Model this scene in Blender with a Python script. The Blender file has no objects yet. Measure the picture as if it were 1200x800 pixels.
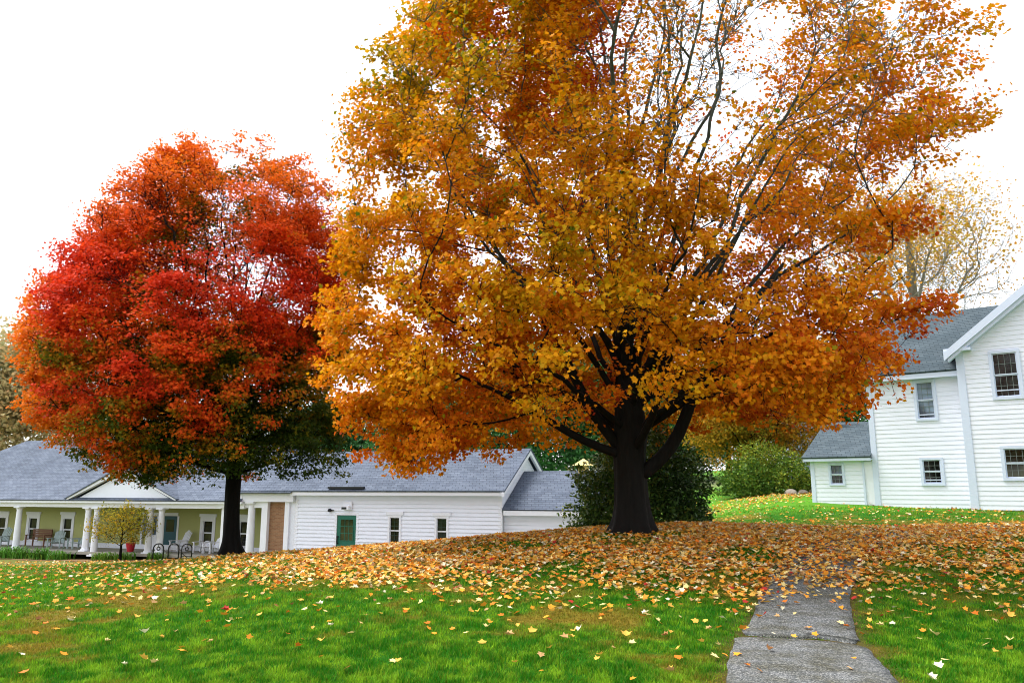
import bpy, math, random
import numpy as np
from mathutils import Vector, Matrix

rng = np.random.default_rng(11)
random.seed(5)
scn = bpy.context.scene
COL = scn.collection

# ------------------------------------------------------------------ camera, sky, sun, exposure
cam_d = bpy.data.cameras.new("camera")
cam = bpy.data.objects.new("camera", cam_d)
COL.objects.link(cam)
cam_d.sensor_width = 36.0
cam_d.lens = 27.6
cam_d.clip_start = 0.05
cam_d.clip_end = 2000
cam.location = (0, 0, 1.6)
cam.rotation_euler = (math.radians(90 + 10.6), 0, 0)
scn.camera = cam

SUN_EL, SUN_AZ = math.radians(62), math.radians(-70)      # high to the left, veiled by cloud
world = bpy.data.worlds.new("World")
scn.world = world
world.use_nodes = True
nt = world.node_tree
bg = nt.nodes["Background"]
sky = nt.nodes.new("ShaderNodeTexSky")
sky.sky_type = 'NISHITA'
sky.sun_disc = False
sky.sun_elevation = SUN_EL
sky.sun_rotation = SUN_AZ
sky.air_density = 1.0
sky.dust_density = 1.6
sky.ozone_density = 1.0
hs = nt.nodes.new("ShaderNodeHueSaturation")
hs.inputs['Saturation'].default_value = 0.22
hs.inputs['Value'].default_value = 1.0
nt.links.new(sky.outputs[0], hs.inputs['Color'])
nt.links.new(hs.outputs[0], bg.inputs['Color'])
bg.inputs['Strength'].default_value = 0.15

sun_d = bpy.data.lights.new("sun", 'SUN')
sun_d.energy = 1.5
sun_d.angle = math.radians(25)
sun_d.color = (1.0, 0.96, 0.9)
sun = bpy.data.objects.new("sun", sun_d)
COL.objects.link(sun)
sun.location = (0, -20, 40)
_sd = Vector((math.sin(SUN_AZ) * math.cos(SUN_EL), math.cos(SUN_AZ) * math.cos(SUN_EL), math.sin(SUN_EL)))
sun.rotation_euler = _sd.to_track_quat('Z', 'Y').to_euler()

scn.view_settings.view_transform = 'Standard'
scn.view_settings.look = 'None'
scn.view_settings.exposure = 1.52
scn.view_settings.gamma = 1.0
scn.view_settings.use_curve_mapping = False
scn.cycles.max_bounces = 6
scn.cycles.diffuse_bounces = 4
scn.cycles.transmission_bounces = 3
scn.cycles.glossy_bounces = 2
scn.cycles.filter_width = 1.0

# ------------------------------------------------------------------ materials
def new_mat(name):
    m = bpy.data.materials.new(name)
    m.use_nodes = True
    return m, m.node_tree, m.node_tree.nodes["Principled BSDF"]

def N(t, kind, **kw):
    n = t.nodes.new(kind)
    for k, v in kw.items():
        if k.startswith('_'):
            setattr(n, k[1:], v)
        else:
            n.inputs[k].default_value = v
    return n

def mat_plain(name, col, rough=0.6, var=0.12, scale=6.0, bump=0.0, spec=0.3):
    m, t, p = new_mat(name)
    tc = N(t, "ShaderNodeTexCoord")
    nz = N(t, "ShaderNodeTexNoise", Scale=scale, Detail=5.0)
    t.links.new(tc.outputs['Object'], nz.inputs['Vector'])
    mx = N(t, "ShaderNodeMix", _data_type='RGBA')
    mx.inputs[6].default_value = (*[c * (1 - var) for c in col], 1)
    mx.inputs[7].default_value = (*[min(1, c * (1 + var)) for c in col], 1)
    t.links.new(nz.outputs['Fac'], mx.inputs[0])
    t.links.new(mx.outputs[2], p.inputs['Base Color'])
    p.inputs['Roughness'].default_value = rough
    p.inputs['Specular IOR Level'].default_value = spec
    if bump > 0:
        b = N(t, "ShaderNodeBump", Strength=bump, Distance=0.02)
        t.links.new(nz.outputs['Fac'], b.inputs['Height'])
        t.links.new(b.outputs[0], p.inputs['Normal'])
    return m

def mat_leaf(name, trans=0.35, rough=0.6, spec=0.1):
    m, t, p = new_mat(name)
    at = N(t, "ShaderNodeAttribute", _attribute_name="Col")
    t.links.new(at.outputs['Color'], p.inputs['Base Color'])
    p.inputs['Roughness'].default_value = rough
    p.inputs['Specular IOR Level'].default_value = spec
    tr = N(t, "ShaderNodeBsdfTranslucent")
    t.links.new(at.outputs['Color'], tr.inputs['Color'])
    ms = N(t, "ShaderNodeMixShader")
    ms.inputs[0].default_value = trans
    t.links.new(p.outputs[0], ms.inputs[1])
    t.links.new(tr.outputs[0], ms.inputs[2])
    t.links.new(ms.outputs[0], t.nodes["Material Output"].inputs['Surface'])
    return m

def mat_bark(name, low, high, z0, z1, scale=14.0):
    m, t, p = new_mat(name)
    tc = N(t, "ShaderNodeTexCoord")
    mp = N(t, "ShaderNodeMapping")
    mp.inputs['Scale'].default_value = (1, 1, 0.18)
    t.links.new(tc.outputs['Object'], mp.inputs['Vector'])
    nz = N(t, "ShaderNodeTexNoise", Scale=scale, Detail=7.0, Roughness=0.7)
    t.links.new(mp.outputs[0], nz.inputs['Vector'])
    sp = N(t, "ShaderNodeSeparateXYZ")
    t.links.new(tc.outputs['Object'], sp.inputs[0])
    mr = N(t, "ShaderNodeMapRange")
    mr.inputs[1].default_value = z0
    mr.inputs[2].default_value = z1
    t.links.new(sp.outputs[2], mr.inputs[0])
    mx = N(t, "ShaderNodeMix", _data_type='RGBA')
    mx.inputs[6].default_value = (*low, 1)
    mx.inputs[7].default_value = (*high, 1)
    t.links.new(mr.outputs[0], mx.inputs[0])
    rp = N(t, "ShaderNodeValToRGB")
    rp.color_ramp.elements[0].position = 0.3
    rp.color_ramp.elements[0].color = (0.45, 0.45, 0.45, 1)
    rp.color_ramp.elements[1].position = 0.72
    rp.color_ramp.elements[1].color = (1.5, 1.5, 1.45, 1)
    t.links.new(nz.outputs['Fac'], rp.inputs[0])
    ml = N(t, "ShaderNodeMix", _data_type='RGBA', _blend_type='MULTIPLY')
    ml.inputs[0].default_value = 1.0
    t.links.new(mx.outputs[2], ml.inputs[6])
    t.links.new(rp.outputs[0], ml.inputs[7])
    t.links.new(ml.outputs[2], p.inputs['Base Color'])
    b = N(t, "ShaderNodeBump", Strength=0.8, Distance=0.03)
    t.links.new(nz.outputs['Fac'], b.inputs['Height'])
    t.links.new(b.outputs[0], p.inputs['Normal'])
    p.inputs['Roughness'].default_value = 0.85
    p.inputs['Specular IOR Level'].default_value = 0.15
    return m

def mat_shingle(name, c1, c2, course=0.16):
    m, t, p = new_mat(name)
    tc = N(t, "ShaderNodeTexCoord")
    sp = N(t, "ShaderNodeSeparateXYZ")
    t.links.new(tc.outputs['Object'], sp.inputs[0])
    ad = N(t, "ShaderNodeMath", _operation='ADD')
    t.links.new(sp.outputs[0], ad.inputs[0])
    my = N(t, "ShaderNodeMath", _operation='MULTIPLY')
    my.inputs[1].default_value = 0.37
    t.links.new(sp.outputs[1], my.inputs[0])
    t.links.new(my.outputs[0], ad.inputs[1])
    mz = N(t, "ShaderNodeMath", _operation='MULTIPLY')
    mz.inputs[1].default_value = 1.9
    t.links.new(sp.outputs[2], mz.inputs[0])
    cb = N(t, "ShaderNodeCombineXYZ")
    t.links.new(ad.outputs[0], cb.inputs[0])
    t.links.new(mz.outputs[0], cb.inputs[1])
    br = N(t, "ShaderNodeTexBrick", Scale=1.0)
    br.inputs['Color1'].default_value = (*c1, 1)
    br.inputs['Color2'].default_value = (*c2, 1)
    br.inputs['Mortar'].default_value = (*[c * 0.55 for c in c1], 1)
    br.inputs['Mortar Size'].default_value = 0.012
    br.inputs['Brick Width'].default_value = 0.33
    br.inputs['Row Height'].default_value = course
    br.inputs['Bias'].default_value = -0.1
    t.links.new(cb.outputs[0], br.inputs['Vector'])
    nz = N(t, "ShaderNodeTexNoise", Scale=0.9, Detail=8.0, Roughness=0.75)
    t.links.new(tc.outputs['Object'], nz.inputs['Vector'])
    rp = N(t, "ShaderNodeValToRGB")
    rp.color_ramp.elements[0].position = 0.3
    rp.color_ramp.elements[0].color = (0.72, 0.74, 0.74, 1)
    rp.color_ramp.elements[1].position = 0.7
    rp.color_ramp.elements[1].color = (1.25, 1.24, 1.22, 1)
    t.links.new(nz.outputs['Fac'], rp.inputs[0])
    ml = N(t, "ShaderNodeMix", _data_type='RGBA', _blend_type='MULTIPLY')
    ml.inputs[0].default_value = 1.0
    t.links.new(br.outputs['Color'], ml.inputs[6])
    t.links.new(rp.outputs[0], ml.inputs[7])
    t.links.new(ml.outputs[2], p.inputs['Base Color'])
    b = N(t, "ShaderNodeBump", Strength=0.6, Distance=0.012)
    t.links.new(br.outputs['Fac'], b.inputs['Height'])
    b.invert = True
    t.links.new(b.outputs[0], p.inputs['Normal'])
    p.inputs['Roughness'].default_value = 0.85
    p.inputs['Specular IOR Level'].default_value = 0.2
    return m

def mat_brick(name):
    m, t, p = new_mat(name)
    tc = N(t, "ShaderNodeTexCoord")
    sp = N(t, "ShaderNodeSeparateXYZ")
    t.links.new(tc.outputs['Object'], sp.inputs[0])
    cb = N(t, "ShaderNodeCombineXYZ")
    t.links.new(sp.outputs[0], cb.inputs[0])
    t.links.new(sp.outputs[2], cb.inputs[1])
    br = N(t, "ShaderNodeTexBrick", Scale=1.0)
    br.inputs['Color1'].default_value = (0.21, 0.09, 0.045, 1)
    br.inputs['Color2'].default_value = (0.33, 0.17, 0.085, 1)
    br.inputs['Mortar'].default_value = (0.3, 0.2, 0.12, 1)
    br.inputs['Mortar Size'].default_value = 0.009
    br.inputs['Brick Width'].default_value = 0.21
    br.inputs['Row Height'].default_value = 0.068
    t.links.new(cb.outputs[0], br.inputs['Vector'])
    t.links.new(br.outputs['Color'], p.inputs['Base Color'])
    p.inputs['Roughness'].default_value = 0.9
    return m

def mat_glass(name, col, rough=0.06):
    m, t, p = new_mat(name)
    tc = N(t, "ShaderNodeTexCoord")
    nz = N(t, "ShaderNodeTexNoise", Scale=1.3, Detail=3.0)
    t.links.new(tc.outputs['Object'], nz.inputs['Vector'])
    rp = N(t, "ShaderNodeValToRGB")
    rp.color_ramp.elements[0].position = 0.42
    rp.color_ramp.elements[0].color = (*[c * 0.5 for c in col], 1)
    rp.color_ramp.elements[1].position = 0.62
    rp.color_ramp.elements[1].color = (*[c * 1.9 for c in col], 1)
    t.links.new(nz.outputs['Fac'], rp.inputs[0])
    t.links.new(rp.outputs[0], p.inputs['Base Color'])
    p.inputs['Roughness'].default_value = rough
    p.inputs['Specular IOR Level'].default_value = 0.5
    b = N(t, "ShaderNodeBump", Strength=0.05, Distance=0.05)
    t.links.new(nz.outputs['Fac'], b.inputs['Height'])
    t.links.new(b.outputs[0], p.inputs['Normal'])
    return m

def mat_ground(name):
    m, t, p = new_mat(name)
    at = N(t, "ShaderNodeAttribute", _attribute_name="Col")
    tc = N(t, "ShaderNodeTexCoord")
    nz = N(t, "ShaderNodeTexNoise", Scale=9.0, Detail=9.0, Roughness=0.8)
    t.links.new(tc.outputs['Object'], nz.inputs['Vector'])
    rp = N(t, "ShaderNodeValToRGB")
    rp.color_ramp.elements[0].position = 0.3
    rp.color_ramp.elements[0].color = (0.5, 0.5, 0.5, 1)
    rp.color_ramp.elements[1].position = 0.7
    rp.color_ramp.elements[1].color = (1.4, 1.4, 1.3, 1)
    t.links.new(nz.outputs['Fac'], rp.inputs[0])
    ml = N(t, "ShaderNodeMix", _data_type='RGBA', _blend_type='MULTIPLY')
    ml.inputs[0].default_value = 1.0
    t.links.new(at.outputs['Color'], ml.inputs[6])
    t.links.new(rp.outputs[0], ml.inputs[7])
    t.links.new(ml.outputs[2], p.inputs['Base Color'])
    b = N(t, "ShaderNodeBump", Strength=0.7, Distance=0.04)
    t.links.new(nz.outputs['Fac'], b.inputs['Height'])
    t.links.new(b.outputs[0], p.inputs['Normal'])
    p.inputs['Roughness'].default_value = 0.95
    p.inputs['Specular IOR Level'].default_value = 0.1
    return m

def mat_asphalt(name):
    m, t, p = new_mat(name)
    tc = N(t, "ShaderNodeTexCoord")
    vo = N(t, "ShaderNodeTexVoronoi", Scale=85.0)
    t.links.new(tc.outputs['Object'], vo.inputs['Vector'])
    rp = N(t, "ShaderNodeValToRGB")
    e = rp.color_ramp.elements
    e[0].position = 0.0
    e[0].color = (0.05, 0.055, 0.057, 1)
    e[1].position = 1.0
    e[1].color = (0.30, 0.305, 0.30, 1)
    k = e.new(0.55)
    k.color = (0.105, 0.112, 0.115, 1)
    sp = N(t, "ShaderNodeSeparateColor")
    t.links.new(vo.outputs['Color'], sp.inputs[0])
    t.links.new(sp.outputs[0], rp.inputs[0])
    nz = N(t, "ShaderNodeTexNoise", Scale=2.2, Detail=6.0, Roughness=0.7)
    t.links.new(tc.outputs['Object'], nz.inputs['Vector'])
    r2 = N(t, "ShaderNodeValToRGB")
    r2.color_ramp.elements[0].position = 0.36
    r2.color_ramp.elements[0].color = (0.55, 0.52, 0.38, 1)
    r2.color_ramp.elements[1].position = 0.6
    r2.color_ramp.elements[1].color = (1.08, 1.08, 1.08, 1)
    t.links.new(nz.outputs['Fac'], r2.inputs[0])
    ml = N(t, "ShaderNodeMix", _data_type='RGBA', _blend_type='MULTIPLY')
    ml.inputs[0].default_value = 1.0
    t.links.new(rp.outputs[0], ml.inputs[6])
    t.links.new(r2.outputs[0], ml.inputs[7])
    t.links.new(ml.outputs[2], p.inputs['Base Color'])
    b = N(t, "ShaderNodeBump", Strength=0.7, Distance=0.012)
    t.links.new(vo.outputs['Distance'], b.inputs['Height'])
    t.links.new(b.outputs[0], p.inputs['Normal'])
    p.inputs['Roughness'].default_value = 0.85
    p.inputs['Specular IOR Level'].default_value = 0.25
    return m

M = dict(
    clap=mat_plain("white clapboard paint", (0.79, 0.82, 0.92), 0.55, 0.05, 3.0),
    trim=mat_plain("white trim paint", (0.80, 0.815, 0.89), 0.5, 0.04, 4.0),
    trimblue=mat_plain("cool white trim paint", (0.62, 0.69, 0.84), 0.5, 0.04, 4.0),
    muntin=mat_plain("greyed muntin paint", (0.17, 0.2, 0.19), 0.6, 0.05, 4.0),
    dark_muntin=mat_plain("dark green muntin paint", (0.02, 0.05, 0.035), 0.6, 0.05, 4.0),
    sage=mat_plain("sage green siding", (0.42, 0.43, 0.17), 0.7, 0.06, 1.4),
    ceiling_paint=mat_plain("porch ceiling paint", (0.3, 0.33, 0.2), 0.7, 0.06, 1.4),  # dull olive green, used on the porch ceiling alone
    roof=mat_shingle("blue grey shingles", (0.085, 0.105, 0.148), (0.125, 0.15, 0.20)),
    roof_dark=mat_shingle("slate grey shingles", (0.055, 0.078, 0.095), (0.085, 0.112, 0.13), 0.15),
    brick=mat_brick("tan brick"),
    concrete=mat_plain("weathered concrete", (0.32, 0.3, 0.26), 0.9, 0.2, 8.0, 0.3),
    pane=mat_glass("dark window glass", (0.012, 0.014, 0.012)),
    pane_green=mat_glass("window glass over olive blind", (0.03, 0.034, 0.016)),
    pane_blue=mat_glass("window glass over pale blind", (0.16, 0.21, 0.27), 0.1),
    door=mat_plain("green door paint", (0.012, 0.13, 0.085), 0.4, 0.1, 5.0),
    teal=mat_plain("teal door paint", (0.01, 0.075, 0.1), 0.4, 0.1, 5.0),
    black=mat_plain("black painted iron", (0.012, 0.013, 0.016), 0.4, 0.1, 9.0),
    yellow=mat_plain("yellow painted wood", (0.72, 0.55, 0.2), 0.6, 0.06, 6.0),
    wood=mat_plain("brown stained wood", (0.16, 0.07, 0.035), 0.6, 0.25, 18.0),
    greychair=mat_plain("grey painted wood", (0.34, 0.42, 0.42), 0.6, 0.1, 12.0),
    lilac=mat_plain("lilac grey siding", (0.4, 0.44, 0.62), 0.7, 0.06, 2.0),
    mulch=mat_plain("bark mulch", (0.19, 0.115, 0.05), 0.95, 0.35, 14.0, 0.6),
    stone=mat_plain("fieldstone", (0.24, 0.21, 0.17), 0.9, 0.3, 7.0, 0.5),
    redpot=mat_plain("red glazed pot", (0.5, 0.02, 0.04), 0.35, 0.1, 6.0),
    leaf=mat_leaf("autumn leaf", 0.36),
    evergreen=mat_leaf("evergreen leaf", 0.15, 0.4),
    grassblade=mat_leaf("grass blade", 0.4, 0.6, 0.08),
    litter=mat_leaf("fallen leaf", 0.15, 0.6),
    ground=mat_ground("lawn soil"),
    asphalt=mat_asphalt("old asphalt"),
    bark=mat_bark("dark wet bark", (0.0075, 0.0066, 0.0058), (0.105, 0.12, 0.10), 4.0, 10.5),
    bark2=mat_bark("dark brown bark", (0.005, 0.004, 0.0035), (0.02, 0.016, 0.013), 4.0, 11.0),
    bark3=mat_bark("grey beige bark", (0.16, 0.13, 0.095), (0.25, 0.23, 0.19), 2.0, 14.0),
)

# ------------------------------------------------------------------ tagging and mesh helpers
def tag(o, label=None, cat=None, group=None, kind=None):
    if label: o['label'] = label
    if cat: o['category'] = cat
    if group: o['group'] = group
    if kind: o['kind'] = kind
    return o

def empty(name, loc, rz=0.0):
    o = bpy.data.objects.new(name, None)
    o.empty_display_size = 0.3
    COL.objects.link(o)
    o.location = loc
    o.rotation_euler = (0, 0, rz)
    return o

def link_mesh(name, me, mat, parent=None, loc=None):
    o = bpy.data.objects.new(name, me)
    if not me.materials:
        me.materials.append(mat)
    COL.objects.link(o)
    if parent is not None:
        o.parent = parent
    if loc is not None:
        o.location = loc
    return o

def np_mesh(name, V, F, cols=None, smooth=False):
    """V (n,3), F (m,k) -> mesh data"""
    me = bpy.data.meshes.new(name)
    V = np.ascontiguousarray(V, dtype=np.float32)
    F = np.ascontiguousarray(F, dtype=np.int32)
    k = F.shape[1]
    me.vertices.add(len(V))
    me.vertices.foreach_set("co", V.ravel())
    me.loops.add(F.size)
    me.loops.foreach_set("vertex_index", F.ravel())
    me.polygons.add(len(F))
    me.polygons.foreach_set("loop_start", np.arange(0, F.size, k, dtype=np.int32))
    me.polygons.foreach_set("loop_total", np.full(len(F), k, dtype=np.int32))
    if smooth:
        me.polygons.foreach_set("use_smooth", np.ones(len(F), dtype=bool))
    me.update(calc_edges=True)
    if cols is not None:
        a = me.attributes.new("Col", 'FLOAT_COLOR', 'POINT')
        c = np.ones((len(V), 4), dtype=np.float32)
        c[:, :3] = cols
        a.data.foreach_set("color", c.ravel())
    return me

class MB:
    def __init__(self):
        self.v, self.f = [], []
    def face(self, pts):
        b = len(self.v)
        self.v += [tuple(p) for p in pts]
        self.f.append(tuple(range(b, b + len(pts))))
    def box(self, x0, x1, y0, y1, z0, z1):
        b = len(self.v)
        self.v += [(x, y, z) for z in (z0, z1) for y in (y0, y1) for x in (x0, x1)]
        self.f += [tuple(b + i for i in q) for q in
                   ((0, 2, 3, 1), (4, 5, 7, 6), (0, 1, 5, 4), (2, 6, 7, 3), (0, 4, 6, 2), (1, 3, 7, 5))]
    def prism(self, poly, vec):
        """closed prism: planar polygon swept along vec"""
        b = len(self.v); n = len(poly)
        self.v += [tuple(p) for p in poly]
        self.v += [tuple(p[i] + vec[i] for i in range(3)) for p in poly]
        self.f.append(tuple(range(b + n - 1, b - 1, -1)))
        self.f.append(tuple(range(b + n, b + 2 * n)))
        for i in range(n):
            j = (i + 1) % n
            self.f.append((b + i, b + j, b + n + j, b + n + i))
    def bar(self, a, c, w, h):
        """rectangular bar from a to c"""
        a, c = Vector(a), Vector(c)
        d = (c - a).normalized()
        up = Vector((0, 0, 1)) if abs(d.z) < 0.95 else Vector((0, 1, 0))
        s = d.cross(up).normalized() * (w / 2)
        u = s.cross(d).normalized() * (h / 2)
        self.prism([a + s + u, a - s + u, a - s - u, a + s - u], tuple(c - a))
    def lathe(self, cx, cy, prof, n=16):
        b = len(self.v); m = len(prof)
        for r, z in prof:
            for i in range(n):
                t = 2 * math.pi * i / n
                self.v.append((cx + r * math.cos(t), cy + r * math.sin(t), z))
        for k in range(m - 1):
            for i in range(n):
                j = (i + 1) % n
                self.f.append((b + k * n + i, b + k * n + j, b + (k + 1) * n + j, b + (k + 1) * n + i))
        self.f.append(tuple(b + i for i in range(n - 1, -1, -1)))
        self.f.append(tuple(b + (m - 1) * n + i for i in range(n)))
    def tube(self, pts, r, n=8, closed=False):
        b = len(self.v); P = [Vector(p) for p in pts]; m = len(P)
        for k in range(m):
            d = (P[min(k + 1, m - 1)] - P[max(k - 1, 0)]).normalized()
            ref = Vector((0, 1, 0)) if abs(d.y) < 0.9 else Vector((1, 0, 0))
            s = d.cross(ref).normalized(); u = s.cross(d)
            rr = r[k] if hasattr(r, '__len__') else r
            for i in range(n):
                t = 2 * math.pi * i / n
                self.v.append(tuple(P[k] + s * (rr * math.cos(t)) + u * (rr * math.sin(t))))
        for k in range(m - 1):
            for i in range(n):
                j = (i + 1) % n
                self.f.append((b + k * n + i, b + k * n + j, b + (k + 1) * n + j, b + (k + 1) * n + i))
        self.f.append(tuple(b + i for i in range(n - 1, -1, -1)))
        self.f.append(tuple(b + (m - 1) * n + i for i in range(n)))
    def build(self, name, mat, parent=None, loc=None, smooth=False):
        me = bpy.data.meshes.new(name)
        me.from_pydata(self.v, [], self.f)
        me.update()
        if smooth:
            me.polygons.foreach_set("use_smooth", np.ones(len(me.polygons), dtype=bool))
        return link_mesh(name, me, mat, parent, loc)

# value noise ------------------------------------------------------
_perm = rng.random((256, 256))
def vnoise(x, y):
    xi = np.floor(x).astype(int); yi = np.floor(y).astype(int)
    fx = x - xi; fy = y - yi
    fx = fx * fx * (3 - 2 * fx); fy = fy * fy * (3 - 2 * fy)
    g = lambda a, b: _perm[a & 255, b & 255]
    return (g(xi, yi) * (1 - fx) + g(xi + 1, yi) * fx) * (1 - fy) + (g(xi, yi + 1) * (1 - fx) + g(xi + 1, yi + 1) * fx) * fy
def fbm(x, y, o=4):
    s = 0; a = 0.5; w = 0
    for i in range(o):
        s = s + a * vnoise(x + 17.3 * i, y - 9.1 * i); w += a
        a *= 0.5; x = x * 2.03; y = y * 2.03
    return s / w
def noise3(P, s):
    return (fbm(P[:, 0] / s + 0.31 * P[:, 2] / s, P[:, 1] / s + 5.2) + fbm(P[:, 0] / s + 40.2, P[:, 2] / s) + fbm(P[:, 1] / s + 80.7, P[:, 2] / s - 3.3)) / 3
def sstep(a, b, x):
    t = np.clip((x - a) / (b - a), 0, 1)
    return t * t * (3 - 2 * t)

# ------------------------------------------------------------------ terrain
CTRL = np.array([
    (-12, 5, 0.0), (-6, 5, 0), (0, 4, 0), (6, 5, 0.0), (12, 5, 0.05), (0, 0, 0), (-10, -6, 0), (10, -6, 0.1), (0, -20, 0),
    (-30, -10, -0.4), (30, -10, 0.4), (3.0, 9, 0.0), (-4, 9, 0.0), (4.5, 11.8, 0.17), (2.52, 17, 0.67), (4.3, 18.5, 0.76), (7.2, 19, 0.66),
    (-1.4, 22, 0.19), (-4.8, 23, -0.13), (-8.33, 24, -0.36), (-8.2, 13, -0.12), (-12.6, 20, -0.55), (-20.8, 33, -1.4), (-27, 44, -2.15),
    (-21.5, 41.5, -2.06), (-16.5, 39.5, -1.86), (-12, 37, -1.75), (-11.0, 38.2, -1.85), (-15.8, 40.5, -1.95), (-20.2, 42.2, -2.05), (-6.5, 37, -1.8), (-2, 35.6, -1.75), (1.5, 34, -1.5), (4, 34, -0.9),
    (9.3, 14, 0.5), (7.5, 11.5, 0.1), (14, 12, 0.5), (11.0, 21.5, 0.72), (15.8, 27, 0.87), (12.5, 29.4, 0.93), (11.2, 30.8, 1.02), (20, 23, 0.8), (26, 20, 0.8),
    (8, 28, 0.79), (9.0, 34, 0.98), (11.5, 45, 1.22), (13.5, 40, 1.6), (17, 42, 1.8), (16, 75, 2.2), (30, 70, 3.0), (0, 70, 0.5), (-25, 70, -2), (-60, 60, -2.5), (0, 140, 3), (60, 120, 5),
    (-70, 130, -1), (60, 30, 2), (-50, 20, -1.2), (3.4, 24.5, 0.3), (18.5, 36, 1.2), (-13, 48, -1.9), (-25, 54, -2.2), (3, 45, -0.9)], dtype=float)

def _tps(r):
    return np.where(r > 1e-9, r * r * np.log(np.maximum(r, 1e-9)), 0.0)
_n = len(CTRL)
_K = _tps(np.linalg.norm(CTRL[:, None, :2] - CTRL[None, :, :2], axis=2)) + 0.6 * np.eye(_n)
_Pm = np.c_[np.ones(_n), CTRL[:, :2]]
_A = np.block([[_K, _Pm], [_Pm.T, np.zeros((3, 3))]])
_W = np.linalg.solve(_A, np.r_[CTRL[:, 2], 0, 0, 0])
def H(x, y):
    x = np.atleast_1d(np.asarray(x, float)); y = np.atleast_1d(np.asarray(y, float))
    sh = x.shape; x = x.ravel(); y = y.ravel()
    xc = np.clip(x, -80, 80); yc = np.clip(y, -25, 145)
    z = np.empty(len(x))
    for i in range(0, len(x), 60000):
        s = slice(i, i + 60000)
        r = np.hypot(xc[s, None] - CTRL[None, :, 0], yc[s, None] - CTRL[None, :, 1])
        z[s] = _tps(r) @ _W[:_n] + _W[_n] + _W[_n + 1] * xc[s] + _W[_n + 2] * yc[s]
    z += (fbm(x / 1.7, y / 1.7, 3) - 0.5) * 0.07
    return z.reshape(sh)
def h1(x, y):
    return float(H([x], [y])[0])

# path centre line and half width (asphalt walk that starts near the camera and curls right under the leaves)
PATH = np.array([(1.9, 2.5, 0.72), (2.14, 5.0, 0.71), (2.53, 7.0, 0.705), (3.10, 8.9, 0.64), (3.30, 9.4, 0.58), (4.25, 11.8, 0.58), (5.0, 13.2, 0.62), (5.9, 15.0, 0.62), (7.4, 16.6, 0.6), (9.2, 17.8, 0.6), (12.0, 19.2, 0.62), (15, 20.4, 0.62), (22, 22.2, 0.62), (34, 24, 0.62)])
def _dense(P, step=0.12):
    out = []
    for i in range(len(P) - 1):
        p0 = P[max(i - 1, 0)]; p1 = P[i]; p2 = P[i + 1]; p3 = P[min(i + 2, len(P) - 1)]
        n = max(2, int(np.linalg.norm(p2[:2] - p1[:2]) / step))
        for t in np.arange(n) / n:
            out.append(0.5 * ((2 * p1) + (-p0 + p2) * t + (2 * p0 - 5 * p1 + 4 * p2 - p3) * t * t + (-p0 + 3 * p1 - 3 * p2 + p3) * t ** 3))
    return np.array(out)
PD = _dense(PATH)
def path_dist(x, y):
    """signed distance outside the path edge (negative on the asphalt)"""
    x = np.asarray(x); y = np.asarray(y)
    best = np.full(x.shape, 99.0)
    idx = np.where((y < 26) & (x > -1))[0]
    for i in range(0, len(idx), 40000):
        j = idx[i:i + 40000]
        d = np.hypot(x[j, None] - PD[None, ::2, 0], y[j, None] - PD[None, ::2, 1]) - PD[None, ::2, 2]
        best[j] = d.min(axis=1)
    return best

def dryness(x, y):
    n = fbm(x / 2.1 + 3.7, y / 2.6 + 1.2, 5)
    n2 = fbm(x / 0.42 + 9.7, y / 0.5 + 4.2, 3)
    base = 0.20 + 0.14 * sstep(8.5, 12.5, y) - 0.1 * sstep(20, 26, y)
    base = base + 0.13 * np.exp(-((x + 6.5) / 3.0) ** 2 - ((y - 12.0) / 2.5) ** 2)
    base = base + 0.22 * np.exp(-((x - 2.0) / 0.7) ** 2 - ((y - 7.6) / 1.3) ** 2)
    base = base + 0.16 * np.exp(-((x - 7.5) / 2.0) ** 2 - ((y - 10.2) / 1.0) ** 2)
    return np.clip(sstep(0.34, 0.80, n + base - 0.37 + (n2 - 0.5) * 0.95), 0, 1)

GREEN_A = np.array((0.026, 0.185, 0.005)); GREEN_B = np.array((0.25, 0.47, 0.02)); DRY = np.array((0.27, 0.20, 0.022)); SOIL = np.array((0.085, 0.052, 0.018))

def axis(lo, hi, a, b, step, grow=1.13):
    c = list(np.arange(a, b, step)); s = step
    while c[-1] < hi:
        s *= grow; c.append(c[-1] + s)
    s = step; pre = []
    q = a
    while q > lo:
        s *= grow; q -= s; pre.append(q)
    return np.array(pre[::-1] + c)
gx = axis(-420, 420, -15, 17, 0.2)
gy = axis(-120, 620, 3, 30, 0.2, 1.09)
GX, GY = np.meshgrid(gx, gy)
GZ = H(GX, GY)
fx, fy = GX.ravel(), GY.ravel()
dry = dryness(fx, fy)
gcol = GREEN_A * 0.62 * (1 - dry[:, None]) + (DRY * 0.62) * dry[:, None]
far = sstep(24, 30, fy)[:, None]
farc = np.array((0.08, 0.235, 0.014)) * (0.8 + 0.4 * fbm(fx / 3, fy / 3)[:, None])
lft = (1 - sstep(-9, -4, fx))[:, None]
farc = farc * (1 - lft) + np.array((0.125, 0.135, 0.03)) * (0.75 + 0.5 * fbm(fx / 0.9, fy / 1.4)[:, None]) * lft
farc = farc * (1 - 0.35 * dry[:, None]) + np.array((0.12, 0.11, 0.02)) * 0.35 * dry[:, None]
gcol = gcol * (1 - far) + farc * far
hid = (sstep(24, 27, fy) * (1 - sstep(40, 48, fy)) * (1 - sstep(3, 7, fx)) * sstep(-13, -10, fx))[:, None]
gcol = gcol * (1 - hid) + np.array((0.15, 0.15, 0.11)) * hid  # unseen ground greyed so less green light bounces onto the white walls
pd = path_dist(fx, fy)
e = np.where(pd < 0, 0.9, np.clip(1 - pd / 0.35, 0, 1) * 0.8)[:, None]
gcol = gcol * (1 - e) + SOIL * e
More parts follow.
